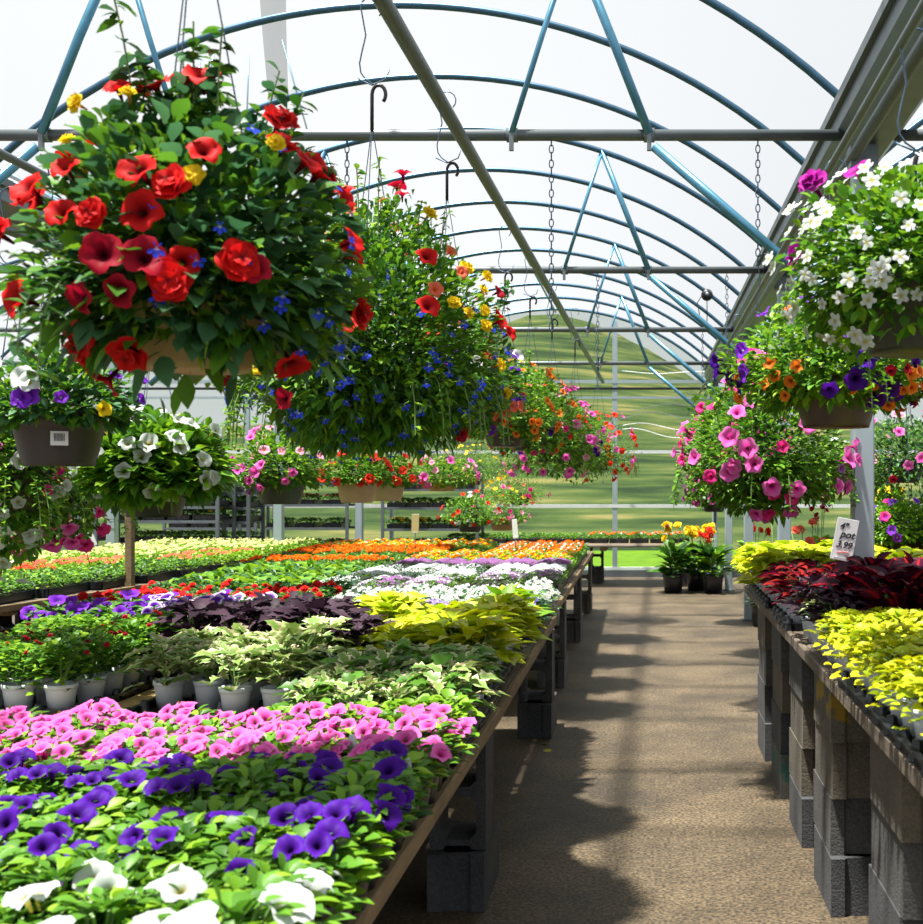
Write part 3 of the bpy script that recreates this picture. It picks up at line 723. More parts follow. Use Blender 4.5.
def potted(key, x, y, z, pot, label, group, sc=1.0, each=True, r=rnd, potR=.052, poth=.095):
    name, cat, vs = KIND[key]
    me, pos = vs[r.randrange(len(vs))]
    e = empty(name, (x, y, z), 0, 1); tag(e, label, cat, group)
    po = link('pot', POT[pot], e)
    link('soil', SOIL[potR], po, Matrix.Translation((0, 0, poth * .84)))
    rz = r.uniform(-.5, .5) if pos else r.uniform(0, 6.28)
    M = Matrix.Translation((0, 0, poth * .86)) @ Matrix.Rotation(rz, 4, 'Z') @ Matrix.Rotation(r.uniform(-.12, .12), 4, 'X') @ Matrix.Rotation(r.uniform(-.12, .12), 4, 'Y') @ Matrix.Scale(sc * r.uniform(.86, 1.16), 4)
    link('foliage', me, e, M)
    if each:
        for (bt, bm_, R, T) in pos: link('blossom', blossom_mesh(bt, bm_, R), e, M @ T)
    elif pos:
        k = ('all', key, me.name)
        if k not in BL:
            b = MB()
            for (bt, bm_, R, T) in pos: bloom(b, bt, T, R, bm_, r)
            BL[k] = b.mesh('flowers')
        link('flowers', BL[k], e, M)
    return e

def tray_mesh(nx, ny, sp, mat='black_plastic', h=.030):
    b = MB(); W, D = nx * sp, ny * sp
    b.box((0, 0, .004), (W - .012, D - .012, .008), mat)
    for s_ in (-1, 1):
        b.box((s_ * (W / 2 - .003), 0, h / 2), (.006, D, h), mat); b.box((0, s_ * (D / 2 - .003), h / 2), (W, .006, h), mat)
        b.box((s_ * (W / 2 + .004), 0, h), (.018, D + .02, .004), mat); b.box((0, s_ * (D / 2 + .004), h), (W + .02, .018, .004), mat)
    for i in range(nx + 1):
        for j in range(ny + 1):            # cone shaped dividers between the cells
            x = -W / 2 + i * sp; y = -D / 2 + j * sp
            x = max(-W / 2 + .012, min(W / 2 - .012, x)); y = max(-D / 2 + .012, min(D / 2 - .012, y))
            b.lathe([(.024, 0), (.012, h + .012), (.007, h + .014)], mat, 8, Matrix.Translation((x, y, .004)), (False, True), False)
    return b.mesh('carrier_tray')
TM = {}
def tray(nx, ny, sp, x, y, z, label, group, mat='black_plastic'):
    k = (nx, ny, sp, mat)
    if k not in TM: TM[k] = tray_mesh(nx, ny, sp, mat)
    o = link('carrier_tray', TM[k]); o.location = (x, y, z); return tag(o, label, 'tray', group)

RG = {}
def field(key, x1, ncol, y0, nrow, sp, z, pot, desc, group, sgn=-1, tr=None, each=True, sc=1.0, skip=(), aisle='aisle', tray_desc=None, spy=None, skew=True):
    """rows of pots: x1 = edge nearest the aisle, y0 = nearest row"""
    spy = spy or sp
    keys = key if isinstance(key, list) else [key]
    for j in range(nrow):
        for i in range(ncol):
            if (i, j) in skip: continue
            y = y0 + (j + .5) * spy; x = x1 + sgn * (i + .5) * sp
            if skew and sgn < 0: x += edge_x(y) - edge_x(y0)
            potted(keys[rnd.randrange(len(keys))], x + rnd.uniform(-.005, .005) * (0 if tr else 1), y + rnd.uniform(-.005, .005) * (0 if tr else 1), z + (.009 if tr else 0), pot,
                   '%s, %s row back, %s from %s' % (desc, ORD[j], ORD[i], aisle), group, sc * (1.18 if i == 0 and sgn < 0 else 1), each)
    if tr:
        tx, ty = tr; a = 0; 
        for tj in range(nrow // ty):
            for ti in range(ncol // tx):
                cx = x1 + sgn * (ti * tx + tx / 2) * sp; cy = y0 + (tj * ty + ty / 2) * spy
                if skew and sgn < 0: cx += edge_x(cy) - edge_x(y0)
                tray(tx, ty, sp, cx, cy, z, 'black tray holding %s, %s row, %s from aisle' % (tray_desc or desc.split(' in ')[0], ORD[tj], ORD[ti]), 'black trays holding potted plants')

zb = BT + .001
# --- near bench
field('white', -.49, 6, 1.34, 4, .112, zb, 'black', 'white petunia in a pot', 'white petunias on the near bench')
field('purple', -.49, 9, 1.78, 6, .112, zb, 'black', 'dark purple petunia pot', 'purple petunias on the near bench')
field('begonia', -1.53, 2, 2.1, 3, .115, zb, 'black', 'bright green seedling pot', 'bright green seedlings at the near left')
field('pink', -.49, 13, 2.48, 5, .108, zb, 'black', 'pink petunia pot', 'pink petunias on the near bench')
field('begonia', -.49, 5, 3.06, 1, .115, zb, 'black', 'small green plant behind the pink petunias', 'small green plants behind the petunias', sc=.8)
# --- variegated in white pots
field('tricolor', -.525, 4, 3.2, 6, .122, zb, 'white', 'tricolor vine in a white pot', 'tricolor sweet potato vines', tr=(2, 3), sc=1.05)
field('varieg', -1.13, 4, 3.66, 4, .135, zb, 'white', 'cream edged vine in a white pot', 'cream edged vines in white pots', tr=(4, 2), sc=1.15, skip=((2, 0), (3, 0)))
field('redtiny', -1.86, 4, 3.72, 5, .14, zb, 'white', 'feathery green plant with tiny red flowers', 'green plants with tiny red flowers', tr=(4, 5), sc=.92)
# --- second part
field('plum', -1.20, 4, 4.28, 4, .14, zb, 'white', 'dark purple leaved vine', 'dark sweet potato vines', tr=(2, 2), sc=1.12)
field('plum', -1.0, 1, 4.05, 2, .14, zb, 'white', 'small dark vine beside the lime vines', 'dark vines beside the lime vines', sc=.9)
field('lime', -.55, 3, 3.98, 8, .14, zb, 'white', 'lime green vine at the aisle edge', 'lime vines at the aisle edge', tr=(3, 4), sc=1.1)
field('lime', -1.08, 4, 4.95, 3, .14, zb, 'white', 'lime green vine in the bench middle', 'lime vines in the middle of the bench', sc=1.1)
field('limegreen', -.57, 1, 5.12, 2, .15, zb, 'white', 'tall pale green vine', 'tall pale green vines', sc=.9)
field('lilac', -.53, 1, 5.43, 2, .13, zb, 'slate', 'lilac flowered pot at the bench edge', 'lilac verbena')
field('lilac', -.95, 3, 5.38, 2, .13, zb, 'slate', 'lilac flowered pot behind the lime vines', 'lilac verbena')
field('silver', -.53, 8, 5.70, 6, .135, zb, 'slate', 'white flowered silvery plant', 'white flowered silvery plants', each=False)
field('greenery', -1.80, 5, 4.48, 4, .14, zb, 'black', 'bushy light green herb', 'bushy light green herbs', sc=.95)
field('picotee', -1.72, 4, 5.06, 2, .14, zb, 'black', 'white rimmed purple petunia', 'white rimmed purple petunias', sc=1.2)
field('violet', -2.30, 3, 5.06, 2, .14, zb, 'black', 'violet petunia left of the white rimmed ones', 'violet petunias', sc=1.35)
field('coralf', -1.78, 4, 5.36, 1, .14, zb, 'black', 'coral and pink flowered pot', 'coral flowered pots')
field('scarlet', -1.66, 8, 5.54, 7, .14, zb, 'black', 'red flowered pot at the back', 'red flowered pots at the back of the bench', each=False)

# ------------------------------------------------------------------ flats: one shallow black tray of bedding plants each
FL = {}
def flat_meshes(key, w, d, fol, fl, var):
    k = (key, w, d, var)
    if k in FL: return FL[k]
    r = random.Random(sum(map(ord, key)) + var * 31)
    b = MB(); h = .06
    b.box((0, 0, .004), (w, d, .008), 'black_plastic')
    for s_ in (-1, 1):
        b.box((s_ * (w / 2 - .004), 0, h / 2), (.008, d, h), 'black_plastic'); b.box((0, s_ * (d / 2 - .004), h / 2), (w, .008, h), 'black_plastic')
    for i in range(1, 4): b.box((-w / 2 + i * w / 4, 0, h / 2), (.006, d - .01, h - .006), 'black_plastic')
    for i in range(int(w / .07) + 1): b.box((-w / 2 + .02 + i * .07, -d / 2 - .004, h * .45), (.02, .01, h * .9), 'black_plastic')
    b.box((0, 0, h - .012), (w - .012, d - .012, .006), 'soil')
    tr_ = b.mesh('tray')
    b = MB()
    mats = fol['mat'] if isinstance(fol['mat'], list) else [fol['mat']]
    def top(x, y):
        ex = min(1, (w / 2 + .02 - abs(x)) / .06) * min(1, (d / 2 + .02 - abs(y)) / .06)
        cell = .8 + .2 * abs(math.sin(x * PI / .09) * math.sin(y * PI / .09))
        return fol['h'] * (.45 + .55 * max(0, ex)) * cell
    for i in range(int(fol['n'] * w * d)):
        x = r.uniform(-w / 2 - .015, w / 2 + .015); y = r.uniform(-d / 2 - .015, d / 2 + .015); z = h - .01 + top(x, y) * r.random() ** .45
        dd = V((r.uniform(-1, 1) + x * 2, r.uniform(-1, 1) + y * 2, r.uniform(.0, .8)))
        leaf(b, (x, y, z), dd, fol['L'] * r.uniform(.7, 1.2), fol['W'] * r.uniform(.7, 1.2), fol.get('lk', 'tiny'), mats[r.randrange(len(mats))], .25, .15, r)
    fm = b.mesh('foliage'); flm = None
    if fl:
        b = MB()
        for (bt, bm_, R, n, cond) in fl:
            for i in range(int(n * w * d)):
                x = r.uniform(-w / 2, w / 2); y = r.uniform(-d / 2, d / 2)
                if cond and noise.noise(V((x * 6 + var * 9, y * 6, cond))) < 0: continue
                M = orient((x, y, h + top(x, y) + R * .25), (r.uniform(-.5, .5), r.uniform(-.8, .2), 1), r.uniform(0, 6), r.uniform(.8, 1.15))
                bloom(b, bt, M, R, bm_, r)
        flm = b.mesh('flowers')
    FL[k] = (tr_, fm, flm); return FL[k]
g1 = dict(n=3200, h=.085, L=.034, W=.024, mat=['leaf_green', 'leaf_green', 'leaf_deep', 'leaf_bright'], lk='oval')
FK = {
 'alyssum_white': (dict(n=5200, h=.085, L=.022, W=.012, mat=['leaf_bright', 'leaf_green']), [('tuft', 'petal_white', .0085, 6500, 0)], 'flat_of_white_alyssum'),
 'alyssum_mixed': (dict(n=5200, h=.08, L=.022, W=.012, mat=['leaf_bright', 'leaf_green', 'leaf_silver']), [('tuft', 'petal_white', .008, 5200, .5), ('tuft', 'petal_mauve', .008, 5200, 3.3)], 'flat_of_mixed_alyssum'),
 'alyssum_mauve': (dict(n=4500, h=.08, L=.022, W=.012, mat=['leaf_green']), [('tuft', 'petal_mauve', .0085, 7800, 0)], 'flat_of_mauve_alyssum'),
 'silverleaf': (dict(n=5000, h=.08, L=.024, W=.014, mat=['leaf_silver', 'leaf_blue']), [('tuft', 'petal_white', .007, 1200, 0)], 'flat_of_silver_foliage'),
 'geranium': (dict(n=1300, h=.12, L=.06, W=.055, mat=['leaf_green', 'leaf_blue', 'leaf_bright'], lk='round'), [], 'flat_of_green_geranium'),
 'greens': (g1, [], 'flat_of_green_seedlings'),
 'green_dark': (dict(g1, mat=['leaf_deep', 'leaf_green']), [], 'flat_of_dark_green_seedlings'),
 'marigold_orange': (dict(g1, mat=['leaf_deep', 'leaf_green']), [('marigold', 'petal_orange', .026, 230, 0)], 'flat_of_orange_marigold'),
 'marigold_amber': (dict(g1, mat=['leaf_green']), [('marigold', 'petal_orange', .02, 120, 0), ('marigold', 'petal_amber', .018, 40, 0), ('star', 'petal_white', .013, 160, 0)], 'flat_of_amber_marigold'),
 'marigold_mixed': (dict(g1, mat=['leaf_bright', 'leaf_green']), [('marigold', 'petal_yellow', .02, 130, 0), ('marigold', 'petal_orange', .02, 90, 0), ('star', 'petal_white', .014, 300, .7)], 'flat_of_mixed_bedding'),
 'yellow_dots': (dict(g1, mat=['leaf_deep', 'leaf_green']), [('marigold', 'petal_yellow', .02, 200, 0)], 'flat_of_yellow_marigold'),
 'red_impatiens': (dict(g1), [('star', 'petal_scarlet', .022, 420, .4)], 'flat_of_red_impatiens'),
 'coral_impatiens': (dict(g1, mat='leaf_bright'), [('star', 'petal_coral', .024, 420, .8)], 'flat_of_coral_impatiens'),
 'white_impatiens': (dict(g1, mat='leaf_bright'), [('star', 'petal_white', .024, 420, .4), ('star', 'petal_hotpink', .02, 120, .9)], 'flat_of_white_impatiens'),
 'cream': (dict(g1, h=.11, mat='leaf_bright'), [('petunia', 'petal_cream', .018, 200, 0)], 'flat_of_cream_petunia'),
 'white_dots': (dict(g1, mat=['leaf_deep', 'leaf_green']), [('star', 'petal_white', .016, 700, 0)], 'flat_of_small_white_flowers'),
 'red_dots': (dict(g1, mat=['leaf_deep', 'leaf_green']), [('star', 'petal_crimson', .02, 350, 0)], 'flat_of_dark_red_flowers'),
}
def flat(key, x, y, z, w, d, label, group, rz=0.0, var=None):
    fol, fl, name = FK[key]; v = rnd.randrange(2) if var is None else var
    tr_, fm, flm = flat_meshes(key, w, d, fol, fl, v)
    e = empty(name, (x, y, z), rz); tag(e, label, 'flat of plants', group)
    link('tray', tr_, e); link('foliage', fm, e)
    if flm: tag(link('flowers', flm, e), kind='stuff')
    return e
def flats(key, xs, ys, desc, group, w=.27, d=.52, z=zb, rz=0.0, dx=None, aisle='aisle', row='row from front'):
    keys = key if isinstance(key, list) else [key]
    for j, y in enumerate(ys):
        for i, x in enumerate(xs):
            kk = keys[(i + j) % len(keys)]
            xo = (edge_x(y) - edge_x(7)) if z == zb and x > -3.3 else (dx(y) if dx else 0)
            flat(kk, x + xo + rnd.uniform(-.005, .005), y, z, w, d, '%s, %s row back, %s from %s' % (desc, ORD[j], ORD[i], aisle), group, rz + rnd.uniform(-.01, .01))
def xr(x0, n, st): return [x0 - i * st for i in range(n)]
# bench 2
e7 = edge_x(7)
G2 = 'flats of bedding plants on the left far bench'
flats('alyssum_mixed', xr(e7 - .17, 2, .285), [8.15], 'flat of white and mauve alyssum', G2)
flats('alyssum_white', xr(e7 - .17, 2, .285), [8.70], 'flat of white alyssum', G2)
flats('alyssum_mixed', xr(e7 - .86, 2, .285), [7.62], 'flat of silvery mauve alyssum', G2)
flats(['alyssum_white', 'silverleaf'], xr(e7 - .80, 3, .285), [8.20], 'flat of white alyssum beyond the gap', G2)
flats(['silverleaf', 'alyssum_white'], xr(e7 - .80, 3, .285), [8.75], 'flat of silver foliage', G2)
flats('alyssum_mauve', xr(e7 - .17, 5, .285), [9.35], 'flat of mauve alyssum', G2)
flats('geranium', xr(e7 - 1.72, 3, .285), [7.4, 7.95, 8.5], 'flat of round green leaves', G2)
flats('greens', xr(e7 - 1.72, 4, .285), [9.05], 'flat of plain green seedlings', G2)
flats('silverleaf', xr(e7 - 1.45, 1, .285), [7.55], 'flat of pale silver leaves beside the round green leaves', G2)
flats('marigold_orange', xr(e7 - 1.72, 4, .285), [9.6], 'flat of orange marigolds', G2)
flats('marigold_mixed', xr(e7 - .17, 5, .285), [9.9, 10.45], 'flat of yellow and white flowers', G2)
flats('greens', xr(e7 - 1.72, 4, .285), [10.15], 'flat of green seedlings behind the orange marigolds', G2)
flats('marigold_orange', xr(e7 - 1.45, 5, .285), [10.75, 11.3], 'flat of orange marigolds at the back', G2)
flats('marigold_amber', xr(e7 - .17, 3, .285), [11.0, 11.55, 12.1], 'flat of small amber flowers', G2)
flats('marigold_mixed', xr(e7 - 1.15, 6, .285), [11.85, 12.4], 'flat of mixed yellow flowers at the far end', G2)
# far left bench
G3 = 'flats of bedding plants on the far left bench'
def dxl(y): return (y - 7.3) * .155 if y < 9.9 else .40 + (y - 9.9) * .03
for (key, ys_, xs_, ds) in (('greens', [7.35, 7.9], xr(-4.2, 2, .285), 'flat of plain green plants'), ('greens', [8.45, 9.0, 9.55], xr(-4.2, 2, .285), 'flat of leafy green plants'),
                      ('red_impatiens', [7.35, 7.9, 8.45], xr(-4.77, 2, .285), 'flat of red flowered plants'), ('coral_impatiens', [9.0, 9.55], xr(-4.77, 2, .285), 'flat of coral flowered plants'),
                      ('white_impatiens', [7.35, 7.9, 8.45, 9.0], xr(-5.34, 2, .285), 'flat of white flowered plants'), ('cream', [9.55], xr(-5.34, 2, .285), 'flat of cream flowers'),
                      ('coral_impatiens', [10.15, 10.7], xr(-4.2, 2, .285), 'flat of coral flowers'), ('cream', [11.25, 11.8, 12.35], xr(-4.2, 2, .285), 'flat of cream yellow flowers'), ('cream', [10.15, 10.7, 11.25, 11.8, 12.35], xr(-4.77, 4, .285), 'flat of pale yellow flowers')):
    flats(key, xs_, ys_, ds + ' on the far left bench', G3, dx=dxl, aisle='front')
# end wall bench
for i in range(12):
    x = -2.72 + i * .29; k = 'marigold_amber' if i >= 7 else 'greens'
    flat(k, x, 16.63, .571, .27, .5, ('flat of orange flowers' if i >= 7 else 'flat of green plants') + ' on the end wall bench, %s from left' % ORD[i], 'flats on the end wall bench')

# ------------------------------------------------------------------ right bench plants
zr = RT + .001
field('moneywort', .565, 9, 2.32, 10, .13, zr, 'white', 'golden creeper in a white pot', 'golden creepers on the right bench', sgn=1, tr=(3, 4), sc=1.3, each=False)
field('coleus', .74, 6, 3.62, 6, .15, zr, 'slate', 'burgundy coleus', 'burgundy coleus on the right bench', sgn=1, sc=1.15)
field(['varieg', 'plum'], .565, 1, 3.6, 6, .15, zr, 'white', 'small potted plant at the right bench edge', 'small plants at the edge of the right bench', sgn=1, sc=.85)
field('redcoleus', .565, 8, 4.62, 5, .13, zr, 'white', 'red coleus in a pot', 'red coleus on the right bench', sgn=1, tr=(4, 2), sc=1.0)
field('lime', .565, 9, 5.48, 8, .145, zr, 'white', 'lime vine at the far end of the right bench', 'lime vines on the right bench', sgn=1, tr=(3, 3), sc=1.15, tray_desc='far lime vines')
# price sign
def sign(loc, tilt, sx, sz, stake, label, rz=0.0, lines=None, mat='tag_white'):
    s_ = empty('price_sign', loc, rz); tag(s_, label, 'sign')
    b = MB(); b.tube([(0, 0, 0), (tilt * stake, 0, stake)], .004, 'galv', 6); link('stake', b.mesh('stake'), s_)
    R3 = Matrix.Translation((tilt * stake, -.006, stake + sz / 2 - .01)) @ Matrix.Rotation(math.atan(tilt) * 1.6, 4, 'Y')
    b = MB(); b.box((0, 0, 0), (sx, .004, sz), mat, bev=.001); cd = link('card', b.mesh('card'), s_, R3); I4 = Matrix()
    b = MB(); b.box((0, -.004, -sz / 2 + .006), (sx * .7, .006, .01), 'tag_grey'); link('clip', b.mesh('clip'), cd)
    for (txt, x, z, size) in (lines or []):
        cu = bpy.data.curves.new('t', 'FONT'); cu.body = txt; cu.size = size; cu.align_x = 'CENTER'; cu.extrude = .0006; cu.offset = .0009; cu.shear = .25
        to = bpy.data.objects.new('t', cu); C.objects.link(to); bpy.context.view_layer.update()
        me = bpy.data.meshes.new_from_object(to); bpy.data.objects.remove(to)
        me.materials.clear(); me.materials.append(MATS['ink'])
        link('lettering', me, cd, Matrix.Translation((x, -.0035, z)) @ Matrix.Rotation(PI / 2, 4, 'X'))
    if lines:
        b = MB(); b.tube([(-.022, -.004, -sz * .33), (.005, -.004, -sz * .30), (.026, -.004, -sz * .29)], .0016, 'ink_red', 5); link('underline', b.mesh('underline'), cd)
    return s_
sign((.745, 4.5, zr + .07), .12, .085, .165, .23, 'white price sign with handwriting on a stake among the coleus', 0, [('4"', -.014, .04, .036), ('pot', .006, .008, .04), ('3.99', 0, -.032, .036)])
p = at(90, 565, 9.0); sign((p.x, p.y, BT + .12), -.25, .15, .14, .14, 'white sign card on a stake in the far left flats')
p = at(415, 560, 10.9); sign((p.x, p.y, BT + .1), .02, .07, .18, .20, 'pale card on a stake behind the orange marigolds', mat='tag_tan')
p = at(516, 560, 10.9); sign((p.x, p.y, BT + .1), -.05, .05, .18, .15, 'white card on a stake above the mixed flowers near the bench end')

# plant tags
def ptag(px, py, Y, hgt, label, mat='tag_white', w=.022):
    p = at(px, py, Y)
    def bd(b):
        z = p.z - (BT + .07)
        pr = [(-w * .25, -z), (w * .25, -z), (w * .5, -.02), (w * .5, .012), (w * .25, .024), (-w * .25, .024), (-w * .5, .012), (-w * .5, -.02)]
        b.add([(x, -.0008, zz) for x, zz in pr] + [(x, .0008, zz) for x, zz in pr], [tuple(range(8)), tuple(reversed(range(8, 16)))] + [((i + 1) % 8, i, 8 + i, 8 + (i + 1) % 8) for i in range(8)], mat)
    o = one('plant_tag', bd, label, 'plant tag', 'plant tags in the pots', tuple(p)); o.rotation_euler = (-.15, 0, rnd.uniform(-.3, .3))
ptag(441, 722, 2.95, .05, 'white plant tag at the back right of the pink petunias')
ptag(352, 745, 2.66, .05, 'grey plant tag in front of the pink petunias', 'tag_grey')
ptag(408, 770, 2.38, .05, 'thin slanting tag among the purple petunias near the aisle', 'tag_grey', .014)
ptag(315, 853, 1.96, .05, 'white tag between the purple and the white petunias', w=.03)
ptag(305, 890, 1.72, .05, 'white tag standing in the white petunias', w=.026)
ptag(170, 765, 2.45, .05, 'tall pale tag in the bright green seedlings', w=.018)
ptag(153, 775, 2.35, .05, 'maroon-footed tag left in the bright green seedlings', 'tag_grey', .018)
ptag(97, 627, 5.0, .05, 'rounded white tag beside the violet petunias', w=.04)

# ------------------------------------------------------------------ hanging baskets
def basket(loc, potR, poth, potmat, label, group, R, up, down, n, lf, fl, seed, hang=None, sprigs=0, trail=0, cat='hanging basket', sticker=False, each=True, potlow=.0, shape=(1, 1)):
    """loc: centre of pot bottom. lf: list (kind, L, W, mat, weight). fl: list (type, mat, R, count, zone)"""
    r = random.Random(seed); e = empty('hanging_basket', loc); tag(e, label, cat, group)
    b = MB(); b.lathe([(potR * .70, 0), (potR * .72, .01), (potR * .80, poth * .3), (potR * .9, poth * .72), (potR * .94, poth * .76), (potR, poth * .8), (potR * 1.02, poth), (potR * .97, poth), (potR * .93, poth * .8)], potmat, 32); po = link('pot', b.mesh('pot'), e)
    b = MB(); b.lathe([(potR * .94, 0), (potR * .5, .02), (.001, .03)], 'soil', 20, caps=(False, False)); link('soil', b.mesh('soil'), po, Matrix.Translation((0, 0, poth * .84)))
    zr_ = poth + .01
    def shell(u, below=True, q=1.0):
        while True:
            d = V((r.gauss(0, 1), r.gauss(0, 1), r.gauss(0, 1)))
            if d.length < 1e-3: continue
            d.normalize()
            p = V((d.x * R * shape[0], d.y * R * shape[1], d.z * (up if d.z > 0 else down))) * u
            lump = 1 + .22 * noise.noise(V((d.x * 2.3 + seed, d.y * 2.3, d.z * 2.3)))
            p = p * lump; p.z += zr_
            rad = math.hypot(p.x, p.y)
            if p.z < zr_ - .02 and rad < potR * 1.08 and not (r.random() < potlow): continue
            if p.z < .2 * poth and rad < potR * 1.25 and r.random() > .3 + potlow: continue
            return p, d
    tot = sum(l[4] for l in lf); b = MB(); n = int(n * 1.55)
    for i in range(int(n * .10)):                        # leaves spilling over the rim of the pot
        a = r.uniform(0, 6.28); q = potR * r.uniform(1.0, 1.25); kd, L, W, mat, wt = lf[r.randrange(len(lf))]
        leaf(b, (q * math.cos(a), q * math.sin(a), zr_ - r.random() ** 1.6 * min(down, poth) * .75), (math.cos(a), math.sin(a), r.uniform(-.9, .3)), L * r.uniform(.7, 1.1), W, kd, mat, .4, .15, r)
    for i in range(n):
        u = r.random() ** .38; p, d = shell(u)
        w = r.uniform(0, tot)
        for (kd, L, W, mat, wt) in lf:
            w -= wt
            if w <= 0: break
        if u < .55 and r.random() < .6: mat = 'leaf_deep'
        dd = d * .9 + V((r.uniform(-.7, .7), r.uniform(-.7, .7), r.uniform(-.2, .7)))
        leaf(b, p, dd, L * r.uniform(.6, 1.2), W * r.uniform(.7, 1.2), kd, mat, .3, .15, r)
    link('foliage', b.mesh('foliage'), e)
    if trail or sprigs:
        b = MB()
        for i in range(trail + sprigs):
            a = r.uniform(0, 6.28); upw = i >= trail
            if upw:
                q = r.uniform(.1, .8); p0 = V((R * q * math.cos(a), R * q * math.sin(a), zr_ + up * .7)); Ls = r.uniform(.10, .26)
                pts = [p0 + V((math.cos(a) * Ls * .35 * t * t * q, math.sin(a) * Ls * .35 * t * t * q, Ls * t)) for t in (0, .25, .5, .75, 1)]
            else:
                p0 = V((R * .85 * math.cos(a), R * .85 * math.sin(a), zr_ - down * .1)); Ls = r.uniform(.03, .10) + down * .5
                pts = [p0 + V((math.cos(a) * .10 * math.sin(t * 1.6), math.sin(a) * .10 * math.sin(t * 1.6), -Ls * t * t)) for t in (0, .25, .5, .75, 1)]
            b.tube(pts, .0018, 'stem', 4)
            for k in range(1, 5):
                for s_ in range(8):
                    p = pts[k] + (pts[k - 1] - pts[k]) * r.random(); dd = V((r.uniform(-1, 1), r.uniform(-1, 1), r.uniform(-.3, .6)))
                    kd, L, W, mat, wt = lf[r.randrange(len(lf))]; leaf(b, p, dd, L * .7, W * .7, kd, mat, .3, .15, r)
        tag(link('trailing_stems' if trail else 'upright_stems', b.mesh('stems'), e), kind='stuff')
    for (bt, bm_, BR, cnt, zone) in fl:
        if not each or cnt > 60: b = MB()
        for i in range(cnt):
            for t in range(60):
                p, d = shell(1.10)
                hh = (p.z - zr_) / (up if p.z > zr_ else down)
                if zone == 'top' and hh < .15: continue
                if zone == 'low' and hh > .1: continue
                if zone == 'front' and d.y > .2: continue
                if isinstance(zone, tuple):            # (x0, x1, z0, z1) lump of one colour
                    if not (zone[0] < p.x / R < zone[1] and zone[2] < hh < zone[3]): continue
                break
            dd = d + V((r.uniform(-.35, .35), r.uniform(-.5, .1), r.uniform(-.2, .45)))
            M = orient(p, dd, r.uniform(0, 6.28) if bt != 'lobelia' else r.uniform(-.6, .6), r.uniform(.8, 1.15))
            if each and cnt <= 60: link('blossom', blossom_mesh(bt, bm_, BR), e, M)
            else: bloom(b, bt, M, BR, bm_, r)
        if not each or cnt > 60: tag(link('flowers', b.mesh('flowers'), e), kind='stuff')
    if hang is not None:                                    # height of the pipe the basket hangs from
        top = hang - loc[2]; jz = top - .38
        b = MB()
        for k in range(3):
            a = k * 2.094 + .5; b.tube([(potR * math.cos(a), potR * math.sin(a), poth * .95), (0, 0, jz)], .0016, 'wire', 4)
        link('hanger_wires', b.mesh('hanger_wires'), e)
        b = MB(); hk = [(0, 0, jz - .02), (0, 0, jz + .07)] + [(.022 - .022 * math.cos(t * .4), 0, jz + .10 + .03 * math.sin(t * .4)) for t in range(11)]
        b.tube(hk, .006, 'black_steel', 6); link('hook', b.mesh('hook'), e)
        b = MB(); ww = [(.022, 0, jz + .125), (0, 0, jz + .135), (-.022, 0, jz + .15), (-.036, 0, jz + .17), (-.04, 0, jz + .20), (-.034, 0, jz + .23), (-.02, 0, (jz + top) / 2 + .10)] + [(-.036 * math.cos(t * .5), 0, top + .036 * math.sin(t * .5)) for t in range(9)]
        b.tube(ww, .0025, 'wire', 5)
        b.tube([(-.045, 0, jz + .15), (.0, 0, jz + .13), (.045, 0, jz + .15), (.055, 0, jz + .18)], .0025, 'wire', 5); link('wire_loop', b.mesh('wire_loop'), e)
    if sticker:
        b = MB(); b.box((0, 0, 0), (.05, .002, .045), 'tag_white')
        for k in range(9): b.box((-.014 + k * .0035, -.0015, .003), (.0016 if k % 3 else .0024, .001, .024), 'ink')
        link('barcode_sticker', b.mesh('barcode_sticker'), po, Matrix.Rotation(sticker, 4, 'Z') @ Matrix.Translation((0, -potR * .905, poth * .5)) @ Matrix.Rotation(-.13, 4, 'X'))
    return e
PP = H + PIPEH
GL = 'left row of hanging baskets'
LG = [('oval', .045, .026, 'leaf_green', 3), ('oval', .05, .03, 'leaf_blue', 1.5), ('tiny', .03, .012, 'leaf_bright', 2)]
LP = [('oval', .038, .024, 'leaf_green', 2), ('oval', .034, .022, 'leaf_bright', 2)]
LF = [('tiny', .045, .007, 'leaf_green', 3), ('tiny', .04, .007, 'leaf_blue', 3), ('tiny', .03, .012, 'leaf_bright', 1)]
LT = [('tiny', .028, .014, 'leaf_green', 2), ('tiny', .028, .014, 'leaf_bright', 2)]
def P(px, Y, h): return ((px - CX) * Y / F, Y, H + h)
